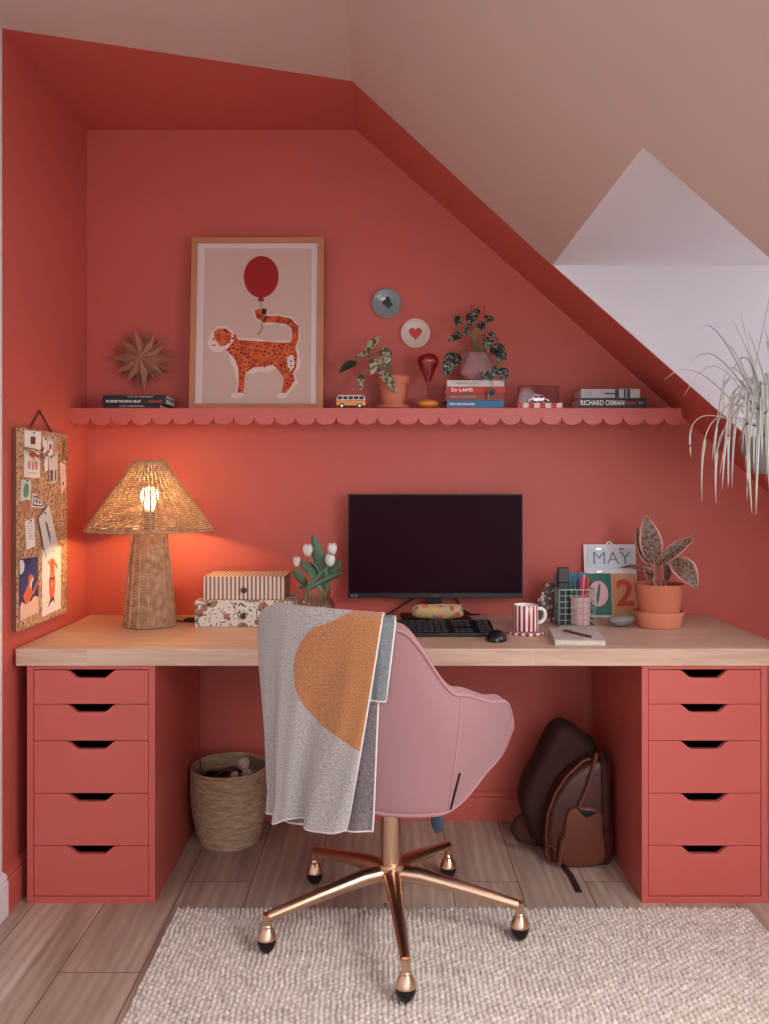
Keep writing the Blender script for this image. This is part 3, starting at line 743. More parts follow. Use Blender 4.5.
# ---------------------------------------------------------------- patterned bag, wire basket of pens
def pens():
    zz = 2.90
    P = W(546, 0, zz); t = thing('zip_pouch', 'patterned fabric pouch standing on end left of the wire pen basket', 'pouch', (P.x, zz, ZD+.0006))
    b = MB()
    def fn(u, v):
        a = 2*pi*u; h = .128*v; w_ = (.040*(1-v)**.8+.014); xo = .012*v
        return V((xo+w_*math.copysign(abs(cos(a))**.7, cos(a)), .02*(1-.7*v)*sin(a), h))
    b.grid(fn, 24, 14); b.face([fn(i/24, 0) for i in range(24)]); b.face([fn(i/24, 1) for i in range(24)])
    o = b.build('pouch_body', m_patches('pouch_dark_flowers', [(96, 84, 84), (190, 160, 150), (70, 108, 96), (150, 66, 70), (210, 200, 190)], 80), t, smooth=True)
    b = MB(); b.tube([V((.05, -.012, .006)), V((.042, -.012, .06)), V((.028, -.006, .126))], .0028, 6); part(b.build('zip', mat('teal_zip', (60, 120, 110), .5), t), 'teal zip')
    # basket
    z = 2.82; k = F/z; x0, x1 = (557-CX)/k, (592-CX)/k; cxx = (x0+x1)/2; w = x1-x0; d = .085; h = .118
    t = thing('wire_basket', 'pale wire mesh desk basket holding pens beside the calendar', 'basket', (cxx, z, ZD+.003))
    b = MB(); wire = mat('pale_green_wire', (150, 166, 156), .35, .5, var=0)
    nx, ny, nz = 6, 4, 6
    for i in range(nz+1):
        zz_ = h*i/nz; r = .0019 if i in (0, nz) else .0011
        b.tube([(-w/2, -d/2, zz_), (w/2, -d/2, zz_), (w/2, d/2, zz_), (-w/2, d/2, zz_)], r, 6, closed=True)
    for i in range(nx+1):
        x = -w/2+w*i/nx; b.tube([(x, -d/2, h), (x, -d/2, 0), (x, d/2, 0), (x, d/2, h)], .0011, 5)
    for i in range(1, ny):
        y = -d/2+d*i/ny; b.tube([(-w/2, y, h), (-w/2, y, 0), (w/2, y, 0), (w/2, y, h)], .0011, 5)
    b.build('wire_frame', wire, t)
    # cup inside
    cu = thing('pen_cup', 'pale pink paper cup standing in the wire basket with pens in it', 'cup', (cxx+.018, z-.004, ZD+.0046))
    b = MB(); b.lathe([(0, 0), (.031, 0), (.033, .09), (.031, .09), (.029, .003), (0, .003)], 28); b.build('cup_wall', mat('pink_card', (222, 176, 178), .7), cu, smooth=True)
    def pen(px, py, col, lab, r=.0045, yz=0, name='pen', cat='pen', cap=None, base=None):
        top = W(px, py, z+yz); ft = base or V((cxx+.018+(top.x-cxx-.018)*.4, z-.004+yz*.5, ZD+.0086))
        t = thing(name, lab, cat, ft, 0, 'pens in the wire basket'); q = top-ft
        b = MB(); b.tube([(0, 0, 0), q*.06, q*.10, q*.66], [r*.25, r*.6, r, r], 10); b.build('barrel', mat('pen_'+name, col, .35, var=0), t, smooth=True)
        b = MB(); b.tube([q*.66, q*.99, q], [r*1.12, r*1.12, r*.8], 10); b.build('cap', mat('cap_'+name, cap or col, .3, var=0), t, smooth=True)
    pen(574, 576, (40, 110, 96), 'green pen in the cup, leftmost of the colourful pens', .0048, .0)
    pen(578, 573, (52, 92, 150), 'blue pen in the cup beside the green one', .004, .012)
    pen(581, 578, (196, 60, 90), 'pink red pen in the middle of the cup', .0042, -.012)
    pen(584, 575, (220, 130, 150), 'pale pink pen in the cup left of the orange marker', .0046, .004)
    pen(588, 577, (222, 92, 48), 'orange marker at the right of the cup', .0058, -.004, cap=(190, 60, 40))
    bx = cxx-.046; tt = thing('marker_case', 'tall black slim case standing at the left end of the wire basket', 'case', (bx+.008, z, ZD+.0046))
    b = MB(); b.bb(-.017, .017, -.012, .012, 0, .135); b.build('case_body', black, tt, bevel=.002); b = MB(); b.bb(-.0175, .0175, -.0125, .0125, .1355, .185); b.build('case_lid', mat('charcoal_lid', (44, 42, 44), .4), tt, bevel=.003)
    b = MB(); b.bb(-.055, .055, -.006, .006, 0, .165); o = b.build('notebook', mat('blue_cover', (88, 128, 158), .6), None, bevel=.004, loc=(cxx+.004, z+.060, ZD+.0006)); tag(o, 'blue covered notebook standing upright behind the wire basket', 'notebook')
pens()

# ---------------------------------------------------------------- perpetual calendar
def calendar():
    y = 2.985; k = F/y; xc = (612-CX)/k; w = .182; t = thing('desk_calendar', 'white hanging calendar board reading MAY 02 propped against the wall', 'calendar', (xc, y, ZD+.0006))
    H = .252; t.rotation_euler = (R(-8), 0, 0)
    wb = mat('white_board', (226, 220, 222), .5, var=0); ink = mat('grey_ink', (130, 140, 146), .7, var=0)
    b = MB(); b.bb(-w/2, w/2, 0, .006, 0, H); b.at((0, .003, H), (R(90), 0, 0)); b.lathe([(.005, .003), (.012, .003), (.012, -.003), (.005, -.003), (.005, .003)], 24)
    b.build('backing_board', wb, t, bevel=.001)
    b = MB(); b.bb(-w/2+.012, w/2-.004, -.004, -.001, .168, .240); mc = b.build('month_card', mat('pale_blue_card', (206, 214, 220), .6, var=0), t, bevel=.0005)
    text_part('MAY', .062, ink, mc, (.004, -.0044, .202), sx=1.08, bold=0)
    b = MB(); b.bb(-w/2+.004, -.001, -.004, -.001, .006, .150); g = b.build('day_card', mat('dark_green_card', (34, 104, 88), .6, var=0), t); part(g, 'dark green card with a pink 0')
    b = MB(); b.bb(.001, w/2-.004, -.004, -.001, .006, .150); g2 = b.build('day_card', mat('sand_card', (206, 150, 104), .6, var=0), t); part(g2, 'sand coloured card with a red 2')
    b = MB(); ring = []
    for s in (1, -1): pass
    n = 40; vs = []; fs = []
    for i in range(n):
        a = 2*pi*i/n; vs += [(-w/4+.034*cos(a), -.0046, .080+.044*sin(a)), (-w/4+.004*cos(a)*1.4+.004*sin(a)*1.2, -.0046, .080+.036*sin(a))]
    for i in range(n): j = (i+1) % n; fs.append((2*i, 2*j, 2*j+1, 2*i+1))
    b.add(vs, fs); b.build('numeral', mat('pink_ink', (222, 172, 176), .6, var=0), g)
    text_part('2', .125, mat('red_ink', (196, 70, 44), .6, var=0), g2, (w/4+.002, -.0046, .078), name='numeral', bold=.003)
    b = MB()
    for x in (-.04, .04):
        for z in (.236, .156): b.bb(x-.009, x+.009, -.006, .0, z-.004, z+.003)
    b.build('clip', silver, t, bevel=.001)
calendar()

# pebble
b = MB()
def fn(u, v):
    a = 2*pi*u; t = pi*v; r = sin(t); return V((.043*r*cos(a)+.004*sin(a*2)*r, .030*r*sin(a), .0195-.0195*cos(t)+.003*r*cos(a)))
b.grid(fn, 28, 16)
def m_stone():
    t = NT('banded_pebble'); n = t.noise(t.mapv(t.tc(), (8, 30, 80), (0, .3, .2)), 1.2, 4)
    t.l(t.ramp(n, [(.35, lin((96, 96, 92))), (.6, lin((156, 154, 146)))]), t.p.inputs['Base Color']); t.p.inputs['Roughness'].default_value = .6; return t.m
tag(b.build('pebble', m_stone(), None, smooth=True, loc=(W(621.5, 0, 2.79).x, 2.79, ZD+.0008)), 'smooth grey pebble on the desk in front of the calendar', 'stone')

# notebook and pen
def notebook():
    y = 2.555; P = W(575, 0, y); t = thing('notebook', 'closed notebook with a speckled pale cover near the front edge of the desk', 'notebook', (P.x+.005, y, ZD+.0006), R(-6))
    cov = mat('speckled_cover', (198, 190, 184), .7, var=.5, vs=220); w, d, h = .145, .19, .016
    b = MB(); b.bb(-w/2, w/2, -d/2, d/2, 0, .002); b.bb(-w/2, w/2, -d/2, d/2, h-.002, h); b.bb(-w/2, -w/2+.003, -d/2, d/2, 0, h); b.build('cover', cov, t, bevel=.0008)
    b = MB(); b.bb(-w/2+.004, w/2-.003, -d/2+.003, d/2-.003, .0022, h-.0022); b.build('page_block', pages, t)
    b = MB(); b.tube([(-w/2+.03, -d/2, .002), (-w/2+.028, -d/2-.005, -.01+.012)], .0012, 5); b.build('ribbon', mat('grey_ribbon', (130, 120, 118), .7), t)
    p = thing('pen', 'slim dark ballpoint pen lying across the pale notebook', 'pen', (P.x+.006, y-.01, ZD+.0206), R(118))
    b = MB(); b.tube([(-.062, 0, 0), (-.056, 0, 0), (.06, 0, 0), (.064, 0, 0)], [.001, .0036, .0036, .002], 10); b.build('barrel', mat('brown_pen', (96, 72, 72), .3, var=0), p, smooth=True)
    b = MB(); b.tube([(.058, 0, .004), (.025, 0, .0048)], .0011, 5); b.build('clip', silver, p)
notebook()

# ---------------------------------------------------------------- leaves and plants
def leaf_mesh(b, base, tip, w, nrm, bend=.15, fold=.25, nu=8, nv=14, k0=0, kedge=None, kmid=None, wp=.75):
    base, tip = V(base), V(tip); ax = tip-base; L = ax.length; nrm = V(nrm).normalized(); side = ax.cross(nrm).normalized(); nn = side.cross(ax).normalized()
    def fn(u, v):
        s = (u-.5)*2; prof = (sin(pi*v**wp))**.85 if 0 < v < 1 else 0
        return base+ax*v+side*(s*w*prof)+nn*(bend*L*sin(pi*v)+fold*w*abs(s)*prof-.02*w*abs(sin(v*14))*abs(s))
    def kf(i, j):
        s = abs((i+.5)/nu-.5)*2
        if kmid is not None and s < .3 and nu >= 8: return kmid
        if kedge is not None and s > .86: return kedge
        return k0
    b.grid(fn, nu, nv, kf=kf)
def m_leafpat(name, dark, light, scale=(1, 1, 1), ns=60, lo=.5, hi=.58, rough=.4):
    t = NT(name); n = t.noise(t.mapv(t.tc(), scale), ns, 3, .6)
    t.l(t.ramp(n, [(lo, lin(dark)), (hi, lin(light))]), t.p.inputs['Base Color']); t.p.inputs['Roughness'].default_value = rough; return t.m
agl = m_leafpat('aglaonema_leaf', (56, 52, 42), (134, 98, 80), (1, 1, 1), 110, .42, .56); agl_e = mat('aglaonema_edge', (196, 140, 124), .45, var=.1); agl_b = mat('aglaonema_underside', (184, 148, 126), .5)
def potted_leafy():
    y = 2.79; P = W(659, 0, y); t = thing('potted_plant', 'speckled leafy plant in a terracotta pot at the right end of the desk', 'plant', (P.x, y, ZD+.0006))
    c = V(t.location)
    b = MB(); b.lathe([(0, 0), (.066, 0), (.070, .004), (.0775, .052), (.074, .052), (.067, .008), (0, .008)], 48); part(b.build('saucer', terracotta_pale, t, smooth=True, bevel=0), 'deep pale terracotta saucer')
    b = MB(); b.lathe([(0, .009), (.058, .009), (.0605, .03), (.077, .136), (.0775, .140), (.073, .140), (.066, .122), (0, .12)], 48); b.build('pot', terracotta, t, smooth=True)
    b = MB(); b.lathe([(0, .131), (.04, .130), (.069, .126)], 32); b.build('compost', soil, t, smooth=True)
    def s(px, py, dz=0): return W(px, py, y+dz)-c
    lv = [((654, 563), (645, 514), .030, (-.1, -1, .1), 0.03), ((652, 566), (636, 527), .021, (-.5, -1, .3), -.02), ((656, 566), (697, 535), .018, (.3, -1, .9), .10),
          ((671, 556), (694, 589), .036, (.5, -1, .25), .06), ((649, 573), (619, 568), .012, (0, -.6, 1), .12), ((652, 580), (643, 567), .016, (.2, -1, .3), .05), ((667, 582), (662, 562), .022, (.6, -1, .2), .05)]
    dzs = [0, .02, -.02, -.05, .0, -.03, -.04]
    for i, (bs, tp, w_, nr, bd) in enumerate(lv):
        dz = dzs[i]; b0 = s(*bs, dz*.4); tp3 = s(*tp, dz*1.5)
        if i == 3: b0 = s(671, 558, -.02); tp3 = s(697, 589, -.07); w_ = .040
        b = MB(); leaf_mesh(b, b0, tp3, w_*1.25, nr, bd, .2, nu=12, nv=18, k0=0, kedge=1)
        lf = b.build('leaf', [agl, agl_e], t, smooth=True, solid=.0012)
        root = V(((i-3)*.006, (i % 3-1)*.008, .128)); m_ = root.lerp(b0, .55)+V((0, 0, .012))
        sb = MB(); sb.tube([root, m_, b0, b0.lerp(tp3, .12)], [.0042, .0036, .0028, .002], 8); sb.build('stalk', agl_e, lf, smooth=True)
potted_leafy()

pot_y = 2.955
pothos = m_leafpat('variegated_leaf', (58, 78, 56), (178, 164, 140), (1, 1, 1), 70, .47, .56); pothos_g = mat('dark_green_leaf', (40, 62, 48), .4, var=.2, vs=40)
def shelf_pothos():
    y = pot_y; P = W(393, 0, y); t = thing('potted_plant', 'variegated trailing plant in a small terracotta pot on the shelf', 'plant', (P.x, y, ZS+.0006)); c = V(t.location)
    b = MB(); b.lathe([(0, 0), (.048, 0), (.056, .004), (.060, .014), (.057, .014), (.05, .006), (0, .006)], 36); b.build('saucer', terracotta, t, smooth=True)
    b = MB(); b.lathe([(0, .007), (.038, .007), (.049, .088), (.0555, .088), (.057, .112), (.053, .112), (.050, .09), (0, .09)], 40); b.build('pot', terracotta, t, smooth=True)
    b = MB(); b.lathe([(0, .098), (.051, .096)], 24); b.build('compost', soil, t, smooth=True)
    def s(px, py, dz=0): return W(px, py, y+dz)-c
    lv = [((371, 345), (381, 336), .010, 0, (-.2, -1, .6)), ((357, 362), (339, 373), .0185, 1, (-.3, -1, .6)), ((370, 353), (355, 358), .013, 0, (0, -1, .9)), ((383, 353), (392, 366), .02, 0, (.2, -1, .2)), ((378, 358), (371, 375), .020, 0, (0, -1, .2)),
          ((378, 370), (397, 394), .0185, 0, (.3, -1, .5)), ((361, 374), (361, 391), .014, 0, (-.2, -1, .1)), ((366, 352), (380, 337), .016, 0, (-.2, -1, .4))]
    lv[3] = ((386, 347), (385, 367), .021, 0, (.2, -1, .2))
    for i, (bs, tp, w_, k, nr) in enumerate(lv):
        dz = -.03-.012*(i % 3); b0, t0 = s(*bs, dz), s(*tp, dz-.008)
        b = MB(); leaf_mesh(b, b0, t0, w_, nr, .08, .25, k0=0); lf = b.build('leaf', pothos_g if k else pothos, t, smooth=True, solid=.001)
        r0 = V((-.01+.003*i, .005*(i % 3), .098)); m_ = r0.lerp(b0, .5)+V((0, 0, .05))
        sb = MB(); sb.tube([r0, r0.lerp(m_, .5)+V((0, 0, .012)), m_, b0], .0018, 6); sb.build('stalk', stem_green, lf, smooth=True)
shelf_pothos()

scin = m_leafpat('silver_dark_leaf', (24, 32, 26), (122, 132, 118), (1, 1, 1), 95, .52, .58)
def book(name_lab, px0, px1, z0, h, d, yf, cov, txt=None, tcol=None, tsize=None, group=None, wob=0, txts=(), pagecol=None, rz=0):
    x0, x1 = (px0-CX)/F*yf, (px1-CX)/F*yf; w = x1-x0
    t = thing('book', name_lab, 'book', ((x0+x1)/2, yf, z0), rz, group)
    b = MB(); e = .0016
    b.bb(-w/2, w/2, 0, d, 0, e); b.bb(-w/2, w/2, 0, d, h-e, h); b.bb(-w/2, w/2, 0, .002, 0, h); b.build('cover', cov, t, bevel=.0004)
    b = MB(); b.bb(-w/2+.003, w/2-.003, .0022, d-.003, e+.0002, h-e-.0002); b.build('page_block', pages, t)
    for (s, size, col, x, sx) in txts:
        text_part(s, size, col, t, (x, -.0004, h/2), sx=sx, name='spine_lettering', bold=.0004)
    return t
T_white = mat('white_lettering', (226, 220, 214), .6, var=0); T_red = mat('red_lettering', (196, 60, 50), .6, var=0); T_grey = mat('grey_lettering', (150, 146, 144), .6, var=0)
bk = mat('black_cover', (26, 24, 28), .45, var=0); bk2 = mat('charcoal_cover', (40, 38, 44), .45, var=0)
yb = 2.885
k_ = F/yb
def zpx(py, y=yb): return CAMH-(py-CY)/F*y
# left pile of three
g = 'black books under the star'
hh = [.0125, .0185, .0125]; zz = ZS+.0006
book('thin black book at the bottom of the pile below the paper star', 103.5, 160, zz, hh[0], .13, yb+.003, bk, group=g, txts=[('THE GARDENER', .009, T_grey, .0, 1.3)]); zz += hh[0]+.0004
book('thick black book with pale title in the middle of the pile below the paper star', 102, 166, zz, hh[1], .135, yb, bk2, group=g, txts=[('MY SISTER THE SERIAL KILLER', .0105, T_white, -.035, .85), ('BRAITHWAITE', .009, T_red, .072, .75)]); zz += hh[1]+.0004
book('thin dark book on top of the pile below the paper star', 103, 166, zz, hh[2], .13, yb+.002, bk, group=g, txts=[('OUT OF THE NIGHT', .008, T_grey, .02, 1.2)])
# middle pile
g = 'books under the pink pot'
zz = ZS+.0006
blue = mat('blue_cover', (48, 112, 150), .5); redc = mat('red_cover', (190, 52, 42), .5); brownc = mat('brown_red_cover', (140, 66, 54), .5); whitec = mat('torn_white_cover', (206, 200, 196), .6, var=.2, vs=60)
book('blue book with a pale title at the bottom of the pile under the pink pot', 447, 504, zz, .0255, .14, yb, blue, group=g, txts=[('THE LIVES WE SAVED', .009, T_white, -.045, 1)]); zz += .0259
book('brown and red book second from the bottom of the pile under the pink pot', 446, 504, zz, .0225, .14, yb, brownc, group=g, txts=[('MARK WATSON', .0105, T_grey, -.04, 1.1)]); zz += .0229
book('bright red book second from the top of the pile under the pink pot', 446, 505, zz, .023, .14, yb, redc, group=g, txts=[('Dr LAMB', .016, T_white, -.045, 1.15)]); zz += .0234
book('white patterned book on top of the pile, directly under the pink pot', 447, 504, zz, .021, .14, yb, whitec, group=g, txts=[('BREAKFAST CLUB', .0095, T_grey, -.03, 1)]); zz += .0212
ZP = zz+.0005
def pink_pot():
    y = 2.945; P = W(477, 0, y); t = thing('potted_plant', 'dark silver-spotted vine in a faceted pink pot on a pile of books', 'plant', (P.x, y, ZP)); c = V(t.location)
    glz = mat('dusty_pink_glaze', (172, 124, 128), .3, var=.08, coat=.3)
    b = MB(); n = 6
    def ring(r, z, ph): return [(r*cos(2*pi*i/n+ph), r*sin(2*pi*i/n+ph)*.72, z) for i in range(n)]
    r0, r1, r2, r3, r4 = ring(.036, 0, 0), ring(.066, .03, pi/6), ring(.050, .098, 0), ring(.045, .098, 0), ring(.040, .03, 0)
    b.add(r0+r1+r2+r3+r4, [list(range(n))[::-1]]+[f for i in range(n) for f in ((i, (i+1) % n, n+i), ((i+1) % n, n+(i+1) % n, n+i), (n+i, n+(i+1) % n, 2*n+(i+1) % n), (n+i, 2*n+(i+1) % n, 2*n+i),
            (2*n+i, 2*n+(i+1) % n, 3*n+(i+1) % n, 3*n+i), (3*n+i, 3*n+(i+1) % n, 4*n+(i+1) % n, 4*n+i))])
    b.build('pot', glz, t, bevel=.0015)
    b = MB(); b.face([(q[0]*.98, q[1]*.98, .088) for q in r3]); b.build('compost', soil, t)
    rm = mat('red_wire', (170, 40, 34), .4, var=0)
    b = MB()
    def s(px, py, dz=0): return W(px, py, y+dz)-c
    for px in (471.5, 485): b.tube([V((s(px, 350).x, .01, .07)), V((s(px, 350).x, .01, s(px, 305).z))], .0015, 6)
    for py in (306, 313, 327, 335, 343): b.tube([V((s(471.5, py).x, .01, s(0, py).z)), V((s(485, py).x, .01, s(0, py).z))], .0015, 6)
    b.build('trellis', rm, t)
    lv = [((474, 313), (469, 327), .0155), ((460, 316), (456, 328), .011), ((489, 315), (488, 324), .0135), ((481, 322), (482, 331), .0115), ((466, 326), (467, 336), .009), ((462, 334), (448, 342), .0125),
          ((487, 331), (499, 341), .0065), ((488, 337), (487, 350), .014), ((457, 353), (444, 378), .022), ((491, 346), (507, 360), .020), ((504, 351), (497, 364), .014), ((484, 374), (492, 381), .011), ((497, 366), (491, 380), .0095),
          ((501, 368), (506, 382), .0145), ((493, 389), (488, 399), .009), ((478, 309), (474, 318), .010), ((482, 378), (489, 371), .008)]
    for i, (bs, tp, w_) in enumerate(lv):
        low = tp[1] > 340
        dz = -.055-.004*(i % 4) if low else -.012-.006*(i % 3)
        if tp[1] > 368 and tp[0] > 480: dz = -.078
        b0, t0 = s(*bs, dz), s(*tp, dz-.006)
        b = MB(); leaf_mesh(b, b0, t0, w_*1.3, (.15*((i*7) % 5-2), -1, .3), .08, .25, k0=0, wp=.6); lf = b.build('leaf', scin, t, smooth=True, solid=.001)
        r0_ = V((.01*((i % 3)-1), .0, .09)); m_ = r0_.lerp(b0, .5)+V((0, -.01 if low else 0, .03))
        if low and t0.z < .05: m_ = V((b0.x*.9, b0.y*.8, .11))
        sb = MB(); sb.tube([r0_, r0_.lerp(m_, .6)+V((0, 0, .01)), m_, b0], .0013, 5); sb.build('stalk', stem_green, lf, smooth=True)
pink_pot()
# right pile
g = 'books at the right end of the shelf'
zz = ZS+.0006
book('black book with large white RICHARD OSMAN lettering at the shelf end', 579, 646, zz, .034, .13, yb, bk, group=g, txts=[('RICHARD OSMAN', .0235, T_white, -.034, .78), ('THE BULLET', .011, T_red, .061, .68), ('THAT', .010, T_grey, .096, .7)])['label'] = 'black book with bold white lettering at the right end of the shelf'
zz += .0345
t = book('grey and white book lying on the black book at the right end of the shelf', 581, 640, zz, .030, .12, yb+.004, mat('grey_white_cover', (178, 172, 170), .6, var=.15, vs=40), group=g, txts=[('N', .022, T_grey, -.07, 1)])
b = MB(); b.bb(.015, .028, -.0006, 0, .001, .029); b.bb(.045, .052, -.0006, 0, .001, .029); b.bb(.056, .066, -.0006, 0, .001, .029); b.bb(-.02, .015, -.0006, 0, .012, .017); b.build('spine_pattern', bk2, t)

# framed print
def m_speck():
    t = NT('leopard_orange'); v = t.n('ShaderNodeTexNoise'); t.l(t.tc(), v.inputs['Vector']); v.inputs['Scale'].default_value = 60
    t.l(t.ramp(v.outputs['Fac'], [(.35, lin((170, 58, 26))), (.6, lin((208, 96, 52)))]), t.p.inputs['Base Color']); t.p.inputs['Roughness'].default_value = .8; return t.m
def print_frame():
    y = 2.925; x0, x1 = (188.5-CX)/F*y, (323-CX)/F*y; w = x1-x0; h = (412.5-236)/F*y
    t = thing('framed_print', 'oak framed print of a leopard holding a red balloon leaning on the shelf', 'picture', ((x0+x1)/2, y, ZS+.0006)); t.rotation_euler = (R(-4.5), 0, 0)
    sc = w/433.0; fw = .019
    b = MB()
    for (a, bb_, c, d) in ((-w/2, -w/2+fw, 0, h), (w/2-fw, w/2, 0, h)): b.bb(a, bb_, 0, .02, c, d)
    b.bb(-w/2+fw, w/2-fw, 0, .02, 0, fw); b.bb(-w/2+fw, w/2-fw, 0, .02, h-fw, h); b.build('frame', wood_frame, t, bevel=.0015)
    b = MB(); b.bb(-w/2+fw, w/2-fw, .010, .016, fw, h-fw); b.build('mount', mat('white_mount', (214, 196, 196), .7, var=0), t)
    def q(x, z, l=0): return ((x-531.5)*sc, .0085-.0003*l, (597-z)*sc*(h/(545*sc)))
    mats = [mat('print_paper', (196, 168, 156), .8, var=.03), mat('balloon_red', (150, 20, 22), .8, var=.1), m_speck(), mat('print_white', (216, 196, 186), .8, var=.05), mat('print_dark', (52, 22, 18), .8, var=0)]
    b = MB(); b.face([q(357, 578), q(708, 578), q(708, 86), q(357, 86)], 0)
    n = 40
    b.face([q(543+57*cos(2*pi*i/n), 176+66*sin(2*pi*i/n)*(1 if sin(2*pi*i/n) < 0 else 1.03), 1) for i in range(n)], 1)
    b.face([q(536, 240, 1), q(550, 240, 1), q(554, 255, 1), q(532, 255, 1)], 1)
    def ribbon(pts, wd, k, l):
        for (x, z), (x2, z2) in zip(pts, pts[1:]):
            dx, dz = x2-x, z2-z; L = math.hypot(dx, dz); nx, nz = -dz/L*wd/2, dx/L*wd/2; ex, ez = dx/L*wd*.25, dz/L*wd*.25
            b.face([q(x+nx-ex, z+nz-ez, l), q(x-nx-ex, z-nz-ez, l), q(x2-nx+ex, z2-nz+ez, l), q(x2+nx+ex, z2+nz+ez, l)], k)
    ribbon([(543, 250), (543, 285)], 2.5, 4, 1); ribbon([(545, 322), (548, 340), (540, 355), (534, 360)], 2.5, 4, 1)
    rnd = random.Random(3)
    body = [(438, 352), (462, 362), (470, 378), (500, 380), (560, 384), (610, 387), (640, 386), (655, 400), (664, 430), (660, 465), (650, 482), (656, 505), (640, 530), (628, 545), (612, 545), (618, 520), (620, 500), (606, 478), (590, 462), (560, 470), (520, 474), (496, 480), (492, 510), (490, 545), (470, 545), (474, 510), (472, 470), (462, 440), (436, 414), (418, 404), (436, 385)]
    head = [(376, 386), (386, 352), (404, 338), (432, 338), (450, 352), (452, 378), (436, 400), (412, 410), (390, 408), (378, 398)]
    def puff(poly, amt, seed):
        cx_ = sum(p[0] for p in poly)/len(poly); cz_ = sum(p[1] for p in poly)/len(poly); r = random.Random(seed); out = []
        for i, (x, z) in enumerate(poly):
            x2, z2 = poly[(i+1) % len(poly)]
            for s in (0, .5):
                X, Z = x+(x2-x)*s, z+(z2-z)*s; dx, dz = X-cx_, Z-cz_; L = math.hypot(dx, dz); e = amt*(.3+r.random()); out.append((X+dx/L*e, Z+dz/L*e+ (3 if Z > cz_ else 0)))
        return out
    tail = [(646, 400), (656, 372), (656, 340), (636, 320), (600, 313), (556, 313), (538, 302), (533, 286)]
    ribbon(tail, 32, 3, 1); ribbon(tail, 21, 2, 3)
    b.face([q(x, z, 1) for x, z in puff(body, 10, 1)], 3); b.face([q(x, z, 2) for x, z in body], 2)
    b.face([q(x, z, 2.2) for x, z in puff(head, 4, 2)], 3); b.face([q(x, z, 2.5) for x, z in [(392, 352), (404, 342), (432, 342), (448, 356), (448, 378), (430, 396), (414, 398), (402, 384), (392, 372)]], 2)
    for pts in ([(448, 560), (456, 545), (490, 545), (490, 556), (470, 564)], [(596, 558), (606, 545), (634, 545), (630, 558), (612, 564)], [(500, 480), (520, 466), (560, 462), (590, 458), (580, 470), (540, 480), (515, 488)], [(440, 418), (462, 440), (470, 480), (458, 470), (446, 446)], [(630, 430), (650, 425), (655, 460), (640, 480), (632, 460)]):
        b.face([q(x, z, 3) for x, z in pts], 3)
    ribbon([(388, 374), (392, 378)], 4, 4, 4); ribbon([(402, 364), (410, 362)], 4, 4, 4); ribbon([(425, 346), (436, 356)], 5, 4, 4); ribbon([(386, 396), (398, 394)], 2.5, 4, 4)
    def spot(x, z, r, l=4):
        a0 = rnd.random()*6; b.face([q(x+r*cos(a0+2*pi*i/6)*(1+.4*rnd.random()), z+r*.8*sin(a0+2*pi*i/6), l) for i in range(6)], 4)
    def inside(x, z, poly):
        c = False
        for i in range(len(poly)):
            (x1_, z1_), (x2_, z2_) = poly[i], poly[i-1]
            if (z1_ > z) != (z2_ > z) and x < (x2_-x1_)*(z-z1_)/(z2_-z1_)+x1_: c = not c
        return c
    pts = []
    for _ in range(3000):
        x, z = rnd.uniform(440, 662), rnd.uniform(372, 540)
        if inside(x, z, body) and inside(x+5, z+5, body) and inside(x-5, z-5, body) and all(math.hypot(x-a, z-c) > 11.5 for a, c in pts): pts.append((x, z)); spot(x, z, rnd.uniform(2.2, 3.8))
    for i in range(len(tail)-1):
        for s in (.15, .5, .85):
            (x, z), (x2, z2) = tail[i], tail[i+1]; spot(x+(x2-x)*s+rnd.uniform(-5, 5), z+(z2-z)*s+rnd.uniform(-5, 5), 2.4)
    b.face([q(546, 278, 4), q(563, 280, 4), q(560, 298, 4), q(545, 296, 4)], 4)
    b.build('print', mats, t, merge=False)
print_frame()

# folded star
def star():
    y = 2.985; c = W(141, 358, y); t = thing('paper_star', 'brown folded star decoration hanging on the wall above a pile of books', 'decoration', c)
    sm = mat('brown_card', (164, 112, 92), .7, var=.15, vs=30)
    def pt(a, L, w, d0, d1):
        b = MB(); u = V((cos(a), 0, sin(a))); s = V((-sin(a), 0, cos(a)))
        z = V((0, 1, 0)); v = [z*(-.018+d0), u*L*.42+s*w+z*(.006+d0), u*L+z*d1, u*L*.42-s*w+z*(.006+d0), u*L*.42-z*(.014)+z*d0]
        b.add(v, [(0, 1, 4), (1, 2, 4), (2, 3, 4), (3, 0, 4)]); b.build('point', sm, t, solid=.0008)
    L = [(90+14, .112), (60, .098), (28, .10), (-3, .112), (-38, .105), (-85, .118), (-122, .098), (-150, .1), (178, .108), (140, .1)]
    for d, l in ((80, .108), (45, .112), (12, .12), (-25, .125), (-60, .105), (-103, .112), (-138, .106), (193, .1), (160, .118), (120, .11)):
        pt(R(d), l*.96, .013, .016, .018)
    for d, l in L: pt(R(d), l, .0185, 0, -.004)
    b = MB(); b.tube([(0, .0, 0), (0, .052, 0)], .0015, 5); b.build('hanger', sm, t)
star()

